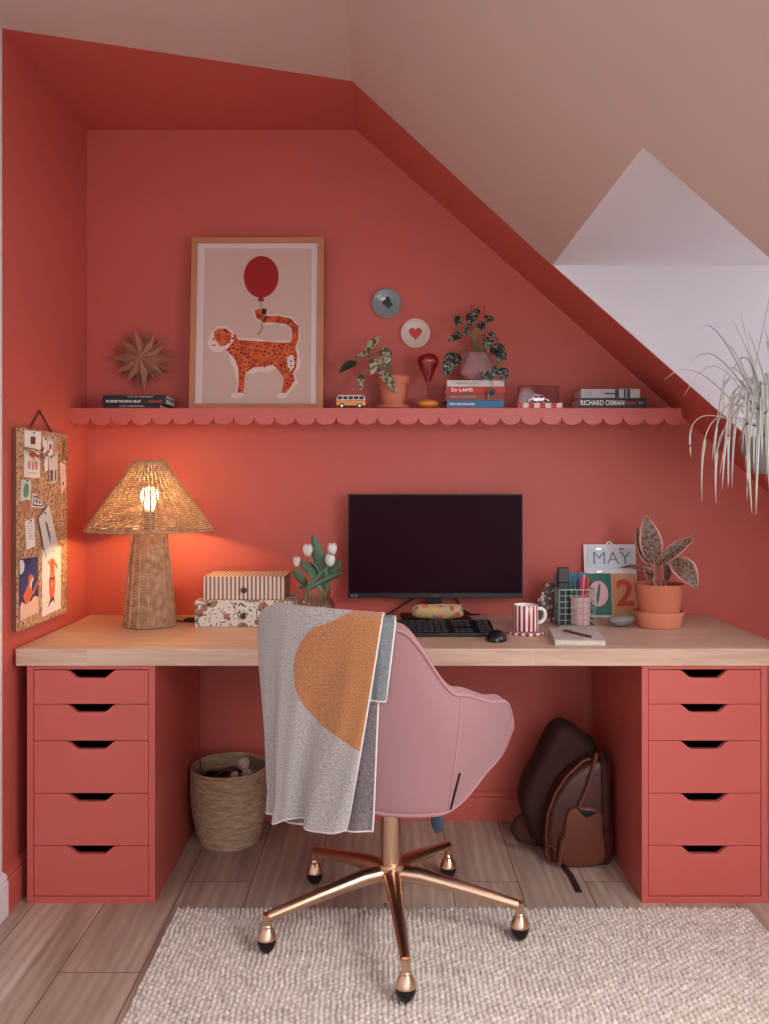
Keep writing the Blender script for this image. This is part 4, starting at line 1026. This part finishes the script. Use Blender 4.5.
# toy van
def van():
    y = 2.92; P = W(351, 0, y); t = thing('toy_camper_van', 'small yellow and white toy camper van on the shelf beside the plant', 'toy', (P.x, y, ZS+.0006))
    Y_, Wt = mat('yellow_toy_paint', (222, 142, 52), .3, var=0, coat=.5), mat('white_toy_paint', (226, 214, 200), .3, var=0, coat=.5)
    L, d = .102, .044
    b = MB(); b.bb(-L/2, L/2, -d/2, d/2, .008, .028); b.build('lower_body', Y_, t, bevel=.005, seg=3)
    b = MB(); b.prism([(-L/2+.001, -d/2+.002, .0275), (L/2-.001, -d/2+.002, .0275), (L/2-.005, -d/2+.004, .042), (L/2-.012, -d/2+.004, .046), (-L/2+.012, -d/2+.004, .046), (-L/2+.005, -d/2+.004, .042)], (0, d-.006, 0)); b.build('upper_body', Wt, t, bevel=.003, seg=3)
    for i in range(5):
        b = MB(); x = -.036+i*.018; b.bb(x-.007, x+.007, -d/2-.0006+.0015, -d/2+.004, .0305, .041); b.build('window', black, t, bevel=.001)
    for x in (-.03, .03):
        for s in (-1, 1):
            b = MB(); b.at((x, s*(d/2-.003), .009), (R(90), 0, 0)); b.lathe([(0, .004), (.0045, .0044), (.009, .004), (.009, -.004), (0, -.004)], 20, kf=lambda j, i: 1 if i == 0 else 0); b.build('wheel', [black, silver], t, smooth=True)
van()

# balloon ornament
def balloon():
    y = 2.925; P = W(428, 0, y); t = thing('balloon_ornament', 'red glossy balloon ornament on a round yellow base on the shelf', 'ornament', (P.x, y, ZS+.0006)); c = V(t.location)
    rb = NT('red_glass'); rb.p.inputs['Base Color'].default_value = lin((150, 14, 16)); rb.p.inputs['Roughness'].default_value = .08; rb.p.inputs['Transmission Weight'].default_value = .35; rb.p.inputs['Coat Weight'].default_value = 1
    z0 = (W(428, 384, y)-c).z; zc = (W(0, 366, y)-c).z
    b = MB(); b.lathe([(0, z0-.004), (.005, z0-.003), (.004, z0+.002), (.012, z0+.016), (.027, zc-.008), (.036, zc+.010), (.037, zc+.02), (.031, zc+.034), (.018, zc+.042), (0, zc+.045)], 32); b.build('balloon', rb.m, t, smooth=True, ang=80)
    b = MB(); b.tube([(0, 0, .02), (.002, 0, .04), (0, 0, z0)], .0009, 6); b.build('string', black, t)
    b = MB(); b.ball((0, 0, .0175), (.038, .03, .0175), 28, 14); b.build('base', mat('yellow_glaze', (214, 132, 40), .15, var=.05, coat=1), t, smooth=True)
balloon()

# two wall plates
def plate(px, py, lab, col, kind):
    y = YB-.016; c = W(px, py, y); t = thing('wall_plate', lab, 'plate', (c.x, YB-.002, c.z), 0, 'small decorative plates on the wall'); r = 14.7/F*y
    m = mat('plate_glaze_'+kind, col, .35, var=.06, coat=.3)
    b = MB(); b.at((0, 0, 0), (R(90), 0, 0)); b.lathe([(0, 0), (r*.6, 0), (r*.97, .010), (r, .013), (r*.96, .0135), (r*.7, .006), (0, .005)], 48); b.build('dish', m, t, smooth=True)
    if kind == 'heart':
        hp = [(16*sin(a)**3, 13*cos(a)-5*cos(2*a)-2*cos(3*a)-cos(4*a)) for a in [2*pi*i/48 for i in range(48)]]
        b = MB(); b.prism([(x*.00145, -.0052, z*.00155+.001) for x, z in hp], (0, -.001, 0)); part(b.build('heart_motif', mat('red_heart', (196, 42, 28), .4), t), 'red heart')
        n = 30; bd = MB()
        for i in range(n):
            a = 2*pi*i/n; x, z = 16*sin(a)**3, 13*cos(a)-5*cos(2*a)-2*cos(3*a)-cos(4*a); bd.box((x*.0018, -.0055, z*.0019+.001), (.0016, .001, .0016))
        bd.build('dotted_border', mat('brown_glaze', (150, 96, 70), .4), t)
    else:
        b = MB(); rnd = random.Random(4)
        for i in range(9):
            a = rnd.uniform(0, 2*pi); q = rnd.uniform(.004, .018); x, z = q*cos(a), q*sin(a)*.9+.003
            b.prism([(x+.0085*cos(2*pi*k/7+i)*(1+.3*sin(k*2.1)), -.0056-.0001*i, z+.0075*sin(2*pi*k/7+i)) for k in range(7)], (0, -.0006, 0))
        b.tube([(0, -.006, .0), (.002, -.006, -.012), (.006, -.006, -.022)], .0009, 5); part(b.build('flower_motif', mat('dark_green_glaze', (34, 34, 34), .4), t), 'dark flower')
        b = MB(); b.prism([(.016*cos(a)+0.0-.006, -.0055, .016+.006*sin(a)) for a in [2*pi*k/14 for k in range(14)]], (0, -.0004, 0)); b.build('pale_bloom', whi_m, t)
plate(386.5, 303, 'blue grey wall plate with a dark flower, the higher of two', (128, 140, 142), 'flower')
plate(415.5, 333, 'white wall plate with a red heart, the lower of two', (212, 194, 180), 'heart')

# clear case with silver car
def case():
    y = 2.93; P = W(537, 0, y); t = thing('display_case', 'small clear display case on a red and white checked base on the shelf', 'case', (P.x, y-.02, ZS+.0006)); c = V(t.location)
    red_c, wh_c = mat('checked_red', (190, 44, 42), .5, var=0), mat('checked_white', (222, 206, 196), .5, var=0)
    w, d = .150, .07; b = MB(); n = 8
    for i in range(n):
        for j in range(4):
            b.bb(-w/2+w*i/n, -w/2+w*(i+1)/n, -d/2+d*j/4, -d/2+d*(j+1)/4, 0, .016, (i+j) % 2)
    b.build('base', [red_c, wh_c], t, merge=False)
    cl = NT('clear_acrylic'); tr = cl.n('ShaderNodeBsdfTransparent'); tr.inputs[0].default_value = (.9, .86, .86, 1); g = cl.n('ShaderNodeBsdfGlossy'); g.inputs['Roughness'].default_value = .05
    lw = cl.n('ShaderNodeLayerWeight'); lw.inputs[0].default_value = .25; mx = cl.n('ShaderNodeMixShader'); cl.l(cl.math('MULTIPLY', lw.outputs['Fresnel'], .35), mx.inputs[0]); cl.l(tr.outputs[0], mx.inputs[1]); cl.l(g.outputs[0], mx.inputs[2]); cl.l(mx.outputs[0], cl.out.inputs[0])
    w2 = .132; d2 = .06; b = MB(); h0, h1 = .0165, .075; e = .0015
    b.bb(-w2/2, w2/2, -d2/2, -d2/2+e, h0, h1); b.bb(-w2/2, w2/2, d2/2-e, d2/2, h0, h1); b.bb(-w2/2, -w2/2+e, -d2/2+e, d2/2-e, h0, h1); b.bb(w2/2-e, w2/2, -d2/2+e, d2/2-e, h0, h1); b.bb(-w2/2, w2/2, -d2/2, d2/2, h1, h1+e)
    b.build('clear_cover', cl.m, t)
    car = thing('toy_car', 'tiny silver vintage toy car inside the clear display case', 'toy', (c.x, c.y, c.z+.0166))
    b = MB(); b.prism([(-.036, -.012, .007), (.036, -.012, .007), (.037, -.012, .014), (.022, -.012, .018), (.012, -.012, .030), (-.014, -.012, .030), (-.024, -.012, .018), (-.037, -.012, .014)], (0, .024, 0)); b.build('body', silver, car, bevel=.002)
    b = MB()
    for x0, x1 in ((-.018, -.002), (.001, .013)): b.bb(x0, x1, -.0127, -.0121, .019, .027)
    b.build('side_windows', black, car)
    for x in (-.022, .022):
        for s in (-1, 1):
            b = MB(); b.at((x, s*.011, .0075), (R(90), 0, 0)); b.lathe([(0, .003), (.007, .003), (.007, -.003), (0, -.003)], 16); b.build('wheel', black, car, smooth=True)
case()

# ---------------------------------------------------------------- cork pinboard and what is pinned to it
def cork():
    t = NT('cork'); v = t.n('ShaderNodeTexVoronoi'); t.l(t.tc(), v.inputs['Vector']); v.inputs['Scale'].default_value = 170
    x = t.sep(v.outputs['Color'])[0]; n = t.noise(t.tc(), 40, 4, .7)
    f = t.math('ADD', t.math('MULTIPLY', x, .6), t.math('MULTIPLY', n, .5))
    t.l(t.ramp(f, [(.2, lin((96, 62, 46))), (.45, lin((168, 122, 88))), (.8, lin((212, 176, 138)))]), t.p.inputs['Base Color']); t.p.inputs['Roughness'].default_value = .9
    t.bump(f, .5, .002); return t.m
BX = -1.036
def pin_y(px, x=BX): return x*F/(px-CX)
def pin_z(px, py, x=BX): return CAMH-(py-CY)/F*pin_y(px, x)
def pinboard():
    y0, y1, z0, z1 = 2.42, 2.80, .767, 1.345
    t = thing('cork_pinboard', 'tall cork pinboard covered in cards hanging on the left wall', 'pinboard', (XL+.001, (y0+y1)/2, z0)); ym = (y0+y1)/2
    b = MB(); b.bb(0, .0135, y0-ym+.003, y1-ym-.003, .003, z1-z0-.003); b.build('backing', mat('dark_cork_edge', (120, 74, 54), .8), t)
    b = MB(); b.bb(.0137, .0165, y0-ym, y1-ym, 0, z1-z0); b.build('cork_face', cork(), t)
    b = MB(); b.tube([(.008, -.085, z1-z0-.002), (.004, -.0, z1-z0+.062), (.008, .085, z1-z0-.002)], .003, 6); b.build('hanging_cord', mat('leather_cord', (110, 60, 44), .7), t)
pinboard()
pin_m = mat('pin_metal', (120, 110, 100), .3, .8, var=0)
def card(lab, corners, base, extra=(), lift=.0016, name='card', cat='card', pin=None, group='cards on the pinboard'):
    """corners: where its corners hang on the board, in board (y, z); extra: (material, points in 0..1 card space)"""
    C = [V((0, pin_y(px, BX+lift), pin_z(px, py, BX+lift))) for px, py in corners]   # tl, tr, br, bl
    o = sum(C, V())/4; ro = V((BX+lift, o.y, o.z)); t = thing(name, lab, cat, ro, 0, group)
    L = [V((0, c.y-o.y, c.z-o.z)) for c in C]
    b = MB(); b.prism(L, (.0007, 0, 0)); sh = b.build('sheet', base, t)
    def uv(u, v, l=0): return L[0]*(1-u)*(1-v)+L[1]*u*(1-v)+L[2]*u*v+L[3]*(1-u)*v+V((.0009+.0002*l, 0, 0))
    if extra:
        ms = []; b = MB()
        for l, (m, pts) in enumerate(extra):
            if m not in ms: ms.append(m)
            b.face([uv(u, v, l) for u, v in pts], ms.index(m))
        b.build('printed_picture', ms, t, merge=False)
    u, v = pin or (.5, .04); P = uv(u, v); b = MB(); b.ball((P.x+.003, P.y, P.z), .0028, 8, 6); b.build('pin', pin_m, t, smooth=True)
    return t
def rc(u0, v0, u1, v1): return [(u0, v0), (u1, v0), (u1, v1), (u0, v1)]
def el(u, v, a, b, n=14): return [(u+a*cos(2*pi*i/n), v+b*sin(2*pi*i/n)) for i in range(n)]
ink_br, ink_or, ink_gr, ink_pk = mat('ink_brown', (110, 62, 50), .8, var=0), mat('ink_orange', (214, 106, 62), .8, var=.1), mat('ink_grey', (110, 110, 114), .8, var=0), mat('ink_pink', (214, 150, 146), .8, var=0)
navy, skin_t, teal = mat('ink_navy', (52, 58, 112), .8, var=.15), mat('ink_sand', (226, 190, 172), .8, var=.05), mat('ink_teal', (96, 140, 130), .8, var=.1)
card('white card with small brown drawings at the top left of the pinboard', [(24.5, 430), (41, 432), (39.5, 478), (24, 477)], paper, [(ink_br, rc(.35, .12, .65, .28)), (ink_or, el(.5, .5, .22, .07)), (ink_pk, rc(.2, .65, .38, .82)), (ink_pk, rc(.45, .66, .6, .83)), (ink_pk, rc(.66, .64, .82, .82)), (ink_gr, rc(.2, .9, .8, .91))])
card('white photo strip curling out beside the top left card of the pinboard', [(42, 436), (46.5, 440), (48, 470), (44.5, 472)], paper, lift=.004)
card('pink and grey photo card near the top of the pinboard, right of centre', [(46.5, 436.5), (57, 437), (55, 458), (47, 458)], mat('grey_card', (190, 180, 182), .7), [(paper, rc(.1, .2, .6, .9)), (ink_br, rc(.25, .35, .45, .6)), (ink_pk, rc(.65, .1, .95, .95))], lift=.0022)
card('tall grey photo card below the pink and grey card on the pinboard', [(48, 456), (58, 451), (57, 482), (50, 483)], mat('pale_grey_card', (202, 200, 206), .7), [(ink_br, rc(.1, .55, .4, .95)), (ink_gr, rc(.6, .6, .85, .95)), (ink_gr, rc(.1, .05, .45, .12))], lift=.003)
card('narrow pink bookmark strip at the upper right edge of the pinboard', [(59.5, 463), (65, 460), (66, 486), (61, 495)], mat('rosy_card', (226, 186, 186), .7), [(ink_br, rc(.3, .7, .6, .8))], lift=.0035)
card('pale green tag with a leaf sketch, above a brown label on the pinboard', [(21.5, 479.5), (31, 480.5), (30.5, 500), (20, 501)], mat('mint_card', (206, 214, 208), .7), [(teal, el(.5, .5, .28, .36))])
card('small brown label under the pale green tag on the pinboard', [(21, 500), (30, 500), (29, 513), (20.5, 514)], mat('brown_label', (180, 118, 94), .7), lift=.0012)
card('black and white ticket tilted in the middle of the pinboard', [(33, 493), (41, 498), (44, 508), (31, 507)], paper, [(black, rc(.08, .1, .92, .9)), (paper, rc(.16, .25, .84, .78)), (ink_gr, rc(.25, .35, .5, .65)), (ink_gr, rc(.58, .35, .76, .65))], lift=.002)
card('narrow handwritten white note on the left middle of the pinboard', [(25, 521), (34, 518), (35, 546), (26.5, 550)], paper, [(ink_gr, rc(.2, .12+.09*i, .75, .135+.09*i)) for i in range(7)])
card('pale grey card with a dark feather sketch, tilted, on the pinboard', [(38.5, 518), (49, 505), (58, 545), (46, 558)], mat('cool_card', (206, 206, 208), .7), [(ink_gr, [(.42, .2), (.56, .3), (.6, .6), (.5, .85), (.42, .6)]), (black, [(.47, .3), (.53, .4), (.52, .6), (.47, .5)])], lift=.006)
card('blue postcard of a cartoon fox under a night sky, bottom left of the pinboard', [(19.3, 559), (38, 557), (38.5, 612), (19.8, 621)], navy, [(skin_t, [(0, .78), (.1, .70), (.25, .76), (.4, .7), (.55, .76), (.75, .68), (1, .72), (1, 1), (0, 1)]), (paper, [(0, .02), (.16, .02), (.25, .1), (.22, .2), (.1, .25), (0, .25)]),
     (ink_or, [(.45, .32), (.6, .28), (.75, .34), (.62, .42), (.55, .5), (.68, .62), (.5, .74), (.3, .78), (.15, .62), (.35, .5), (.45, .42)]), (paper, [(.6, .38), (.75, .35), (.62, .44), (.58, .56), (.52, .46)]), (ink_or, [(.62, .6), (.95, .42), (.97, .46), (.7, .66)]), (ink_br, [(.42, .26), (.5, .27), (.48, .34)])], name='postcard', cat='postcard', lift=.002)
card('white postcard of an orange fish with long fins, bottom right of the pinboard', [(42, 550), (61, 546), (60.5, 608), (42, 617)], paper, [(ink_or, [(.35, .22), (.45, .17), (.55, .16), (.66, .22), (.64, .3), (.62, .36), (.68, .5), (.66, .68), (.6, .78), (.42, .8), (.36, .68), (.34, .5), (.42, .36), (.4, .3)]),
     (ink_or, [(.36, .22), (.28, .16), (.3, .24)]), (ink_or, [(.64, .22), (.8, .3), (.78, .36), (.66, .28)]), (ink_br, [(.42, .78), (.25, .9), (.45, .84), (.58, .82), (.68, .9), (.6, .76)]), (ink_br, rc(.38, .46, .64, .49)), (ink_pk, el(.5, .42, .06, .04)), (ink_pk, el(.5, .56, .06, .04))], name='postcard', cat='postcard', lift=.0018)
# dried flowers tucked across the board
def dried(px, py, tipx, tipy, lab, seed):
    base = V((BX+.006, pin_y(px), pin_z(px, py))); tip = V((BX+.030, pin_y(tipx, BX+.03), pin_z(tipx, tipy, BX+.03))); t = thing('dried_flowers', lab, 'dried flowers', base, 0); q = tip-base
    r = random.Random(seed); b = MB()
    for i in range(7): b.tube([V((.0, 0, 0)), q*.5+V((.008*r.random(), r.uniform(-.015, .015), r.uniform(-.012, .012))), q*r.uniform(.8, 1)+V((.0, r.uniform(-.02, .02), r.uniform(-.02, .02)))], .0011, 5)
    b.build('stems', mat('dried_stem', (160, 116, 80), .8), t)
    b = MB()
    for i in range(16):
        p = q*r.uniform(.55, 1)+V((r.uniform(0, .008), r.uniform(-.022, .022), r.uniform(-.02, .02))); leaf_mesh(b, p, p+V((.004, r.uniform(-.02, .02), r.uniform(-.02, .01))), .0045, (1, 0, 0), .2, .2, nu=4, nv=5)
    b.build('dried_leaves', mat('dried_leaf', (150, 100, 70), .8, var=.3, vs=60), t, smooth=True)
dried(22, 447, 45, 456, 'bunch of dried leaves pinned across the top left card of the pinboard', 1)
dried(62, 436, 62, 458, 'bunch of dried stems hanging at the top right corner of the pinboard', 2)

# ---------------------------------------------------------------- woven bin
def bin_():
    c = V((-.517, 2.86, .0005)); t = thing('woven_basket', 'round woven seagrass waste basket on the floor under the desk', 'basket', c)
    b = MB(); n = 34; H = .25
    def r_(u): return .094+.033*sin(pi*.5*min(1, u*1.35))-.003*u
    for i in range(n):
        u = i/(n-1); z = .006+(H-.010)*u; r = r_(u); pts = []
        for j in range(60):
            a = 2*pi*j/60; q = r+.0016*mn.noise(V((cos(a)*4, sin(a)*4, i*.8)))+.0008*sin(j*2.1+i*1.3); pts.append((q*cos(a), q*sin(a), z+.002*sin(a+i*.2)))
        b.tube(pts, .0046, 6, closed=True)
    b.lathe([(0, .003), (.094, .003), (.094, .006), (0, .006)], 30)
    b.build('coiled_wall', seagrass, t, smooth=True, merge=False)
    b = MB()
    b.tube([(-.105, .02, .255), (-.1, .0, .262), (-.085, -.02, .21), (-.06, -.05, .20)], .0025, 6)
    b.build('cord_handle', black, t, smooth=True)
    # rubbish
    b = MB()
    def fn(u, v):
        a = 2*pi*u; r = .100*sin(pi*v); p = V((r*cos(a), r*sin(a), .18+.055*(-cos(pi*v)))); d = 1+.25*mn.noise(p*28); return V((p.x*d*.95, p.y*d*.95, .18+(p.z-.18)*d*1.0))
    b.grid(fn, 40, 22); o = b.build('bin_bag_of_rubbish', mat('black_bag', (14, 12, 14), .35, var=0, bs=60, bst=.6, bd=.01), None, smooth=True, loc=c); o.name = 'dark_bag'; tag(o, 'crumpled black bag filling the woven waste basket', 'bag')
    for i, (x, y, z, s, lab) in enumerate(((.045, .02, .245, .021, 'crumpled pale paper ball lying highest in the woven basket'), (.066, -.045, .232, .017, 'small folded pinkish paper scrap at the right of the woven basket'), (.026, -.05, .232, .012, 'tiny white paper scrap at the front of the woven basket'))):
        b = MB()
        def fn(u, v, s=s, i=i):
            a = 2*pi*u; p = V((sin(pi*v)*cos(a), sin(pi*v)*sin(a), -cos(pi*v))); d = 1+.5*mn.noise(p*1.7+V((i*5, 0, 0))); return p*s*d
        b.grid(fn, 14, 9); o = b.build('crumpled_paper', mat('scrap_paper', (206, 180, 170), .7), None, loc=c+V((x, y, z))); tag(o, lab, 'paper')
bin_()

# ---------------------------------------------------------------- leather rucksack
lea = m_weave('brown_leather', (48, 22, 16), (84, 38, 26), noi=14, rough=.42, bumpd=.0008); lea_d = mat('dark_leather', (50, 19, 14), .85, var=.2, bs=60, bst=.3); lea_l = mat('tan_leather', (98, 48, 30), .55, var=.15, bs=80, bst=.2)
def rucksack():
    y = 2.76; c = V((W(580, 0, y).x, y, .0008)); t = thing('rucksack', 'brown leather rucksack leaning in the corner against the right drawer unit', 'bag', c)
    def s(px, py, dz=0): return W(px, py, y+dz)-c
    def slab(pts, yc, d, m, name, rnd=.35, parent=t, n=9):
        """closed outline swollen in depth: rounded front and back"""
        P = [V((p.x, 0, max(0.0, p.z))) for p in pts]
        # resample smooth
        out = []; N = len(P)
        for i in range(N):
            p0, p1, p2, p3 = P[i-1], P[i], P[(i+1) % N], P[(i+2) % N]
            for k in range(6):
                u = k/6; out.append(.5*((2*p1)+(p2-p0)*u+(2*p0-5*p1+4*p2-p3)*u*u+(3*p1-p0-3*p2+p3)*u**3))
        ce = sum(out, V())/len(out); b = MB(); M = len(out)
        def fn(u, v):
            a = pi*(v-.5); k = 1-rnd+rnd*cos(a)**.7 if abs(a) < pi/2-1e-6 else 1-rnd
            p = ce+(out[int(round(u*M)) % M]-ce)*k; return V((p.x, yc+d/2*sin(a), max(0, p.z)))
        b.grid(fn, M, n)
        b.face([fn(i/M, 0) for i in range(M)]); b.face([fn(i/M, 1) for i in range(M)])
        return b.build(name, m, parent, smooth=True, ang=60)
    slab([s(571, 724), s(582, 727), s(597, 738), s(607, 748), s(605, 790), s(600, 846), s(572, 852), s(545, 848), s(534, 822), s(529, 802), s(536, 780), s(548, 758), s(560, 733)], .055, .15, lea_d, 'back_panel', .25)
    slab([s(594, 750), s(612, 752), s(614, 790), s(614, 866), s(585, 868), s(556, 866), s(550, 845), s(549, 812), s(557, 785), s(572, 764)], -.045, .11, lea, 'main_body', .22)
    fz = -.10
    slab([s(578, 808, fz), s(607, 808, fz), s(611, 832, fz), s(612, 860, fz), s(588, 866, fz), s(569, 862, fz), s(571, 834, fz)], -.098, .035, lea_l, 'front_pocket', .12)
    b = MB(); P = [s(584, 806, fz), s(594, 811, fz), s(607, 809, fz)]
    b.tube([V((p.x, -.110, p.z-.004)) for p in P], [.004, .012, .004], 10); b.build('pocket_opening', black_matt, t, smooth=True)
    b = MB(); b.tube([V((p.x, -.088, p.z)) for p in [s(552, 848), s(549, 825), s(551, 803), s(558, 784), s(569, 767), s(585, 752), s(592, 750)]], .0045, 8); b.build('body_piping', lea_l, t, smooth=True)
    b = MB(); b.tube([V((p.x, -.112, p.z)) for p in [s(604, 752, fz), s(600, 768, fz), s(594, 788, fz), s(586, 806, fz)]], .006, 8, flat=.5); b.build('flap_strap', lea_l, t, smooth=True)
    b = MB(); b.tube([V((p.x, -.10, p.z)) for p in [s(610, 753, fz), s(611, 790, fz), s(611, 830, fz), s(611, 862, fz)]], .004, 8); b.build('side_strap', lea_d, t, smooth=True)
    b = MB(); b.tube([V((-.13, .03, .12)), V((-.175, .02, .10)), V((-.19, .0, .075)), V((-.17, -.01, .05)), V((-.11, 0, .03))], .012, 8, flat=.4); b.build('shoulder_strap', lea_d, t, smooth=True)
    b = MB(); b.tube([V((p.x, -.11, max(.012, p.z))) for p in [s(556, 858, fz), s(553, 850, fz), s(557, 844, fz), s(563, 848, fz), s(562, 858, fz)]], .007, 8, flat=.6)
    b.tube([V((p.x, -.12, max(.012, p.z))) for p in [s(566, 862, fz), s(568, 846, fz), s(571, 834, fz)]], .009, 8, flat=.5); b.build('strap_loop', lea_l, t, smooth=True)
    b = MB()
    def flat(pts, wd):
        for (a, bq) in zip(pts, pts[1:]):
            A, B = V(a), V(bq); n = V((-(B-A).y, (B-A).x, 0)).normalized()*wd/2; b.prism([A+n, A-n, B-n, B+n], (0, 0, .003))
    g = lambda px, py: (W(px, py, 1.19*F/(py-CY))-c)
    pts = [V((q.x, q.y, .0005)) for q in (g(571, 866), g(579, 876), g(588, 893))]; flat(pts, .018); b.build('trailing_strap', lea_d, t)
    t.location.x -= .026
rucksack()

# ---------------------------------------------------------------- hanging spider plant
def spider():
    y = 2.34; c = W(777, 474, y); t = thing('spider_plant', 'spider plant with long pale striped leaves hanging in a grey pot by the dormer', 'plant', c)
    gp = mat('grey_stone_pot', (150, 146, 146), .7, var=.15)
    b = MB(); b.lathe([(0, 0), (.045, 0), (.062, .012), (.088, .05), (.097, .092), (.096, .10), (.091, .10), (.084, .085), (0, .08)], 40); b.build('pot', gp, t, smooth=True)
    b = MB(); b.lathe([(0, .093), (.088, .086)], 24); b.build('compost', soil, t, smooth=True)
    ztop = DZ-c.z
    b = MB()
    for a in (20, 140, 260): b.tube([(.097*cos(R(a)), .097*sin(R(a)), .095), (0, 0, ztop-.08), (0, 0, ztop-.003)], .0013, 5)
    b.build('hanging_cord', mat('pale_cord', (190, 180, 170), .8), t)
    b = MB(); b.lathe([(0, ztop-.0005), (.012, ztop-.0005), (.010, ztop-.006), (0, ztop-.008)], 16); b.tube([(0, 0, ztop-.004), (.006, 0, ztop-.014), (0, 0, ztop-.022), (-.006, 0, ztop-.014)], .0015, 6); b.build('ceiling_hook', silver, t, smooth=True)
    wht = mat('spider_leaf_edge', (232, 234, 226), .5, var=.08); gr = mat('spider_leaf_middle', (168, 182, 162), .5, var=.2, vs=40)
    def blade(P0, P1, P2, P3, w_, tw=0):
        """cubic curve from the crown; V-folded ribbon with green stripe"""
        b = MB(); n = 26
        def cu(u): return P0*(1-u)**3+P1*3*u*(1-u)**2+P2*3*u*u*(1-u)+P3*u**3
        def fn(s, v):
            p = cu(v); d = cu(min(1, v+.02))-cu(max(0, v-.02)); d.normalize(); sd = d.cross(V((0, 0, 1)))
            if sd.length < .2: sd = V((d.y+.3, -d.x, 0))+d.cross(V((1, .3, 0)))*.4
            sd.normalize(); sd = (sd+V((.5, -.1, .1))).normalized(); sd = (sd-d*sd.dot(d)).normalized(); nn = sd.cross(d)
            q = (s-.5)*2; ww = w_*(min(1, .45+v*2.2))*(1-v**2.6)**.8+.0002
            return p+sd*q*ww+nn*(abs(q)*ww*.35)
        b.grid(fn, 6, n, kf=lambda i, j: 1 if i in (2, 3) else 0); b.build('leaf', [wht, gr], t, smooth=True, solid=.0005)
    cr = V((-.015, 0, .10))
    def w(px, py, dz=0): return W(px, py, y+dz)-c
    # (apex, tip, depth offset)
    L = [((722, 338), (697, 333), -.05), ((712, 345), (682, 375), .0), ((695, 370), (664, 380), -.06), ((716, 355), (684, 396), .05), ((744, 336), (741, 313), .03), ((748, 345), (731, 318), -.03), ((738, 350), (727, 344), .08),
         ((702, 415), (691, 458), -.08), ((714, 412), (702, 502), .02), ((726, 420), (716, 503), -.05), ((733, 368), (714, 462), -.1), ((740, 375), (722, 490), -.06), ((735, 385), (728, 488), .04), ((742, 395), (732, 488), -.02),
         ((748, 380), (752, 514), -.12), ((762, 375), (756, 515), -.1), ((752, 398), (742, 453), -.09), ((758, 370), (754, 474), -.13), ((730, 400), (712, 460), .06), ((744, 385), (716, 455), -.11), ((737, 378), (729, 485), -.13),
         ((770, 350), (768, 352), -.06), ((765, 372), (770, 500), -.13), ((775, 380), (766, 480), -.12), ((790, 360), (830, 420), -.05), ((800, 372), (838, 470), .0), ((785, 350), (812, 340), .05), ((795, 378), (820, 510), -.08), ((782, 366), (795, 500), -.12),
         ((750, 356), (722, 392), .1), ((756, 352), (748, 330), .07), ((768, 345), (776, 318), .0), ((778, 350), (800, 325), -.06), ((748, 372), (735, 430), .1), ((760, 385), (745, 468), -.14), ((742, 402), (720, 474), -.14), ((756, 400), (747, 500), -.15),
         ((788, 385), (790, 470), .12), ((765, 365), (760, 440), .13), ((772, 340), (764, 330), .08), ((732, 362), (724, 420), -.02), ((739, 392), (725, 452), -.05), ((764, 392), (762, 455), -.14)]
    r = random.Random(5)
    for i, (ap, tp, dz) in enumerate(L):
        A, T = w(ap[0], ap[1], dz*.6), w(tp[0], tp[1], dz); A.y = dz*.55; T.y = dz
        st = cr+V((r.uniform(-.02, .02), r.uniform(-.02, .02), 0))
        if T.z > A.z+.02: P1 = st.lerp(A, .4)+V((0, 0, .01)); P2 = A
        else:
            # the curve passes near the apex
            P1 = st+(A-st)*.95+V((0, 0, .035)); P2 = A+(A-st)*.25+V((0, 0, .0)) if abs(T.x-A.x) < .08 else A+(T-A)*.25+V((0, 0, .03))
        blade(st, P1, P2, T, r.uniform(.0052, .0082) if i not in (14, 15, 22) else .0095)
spider()
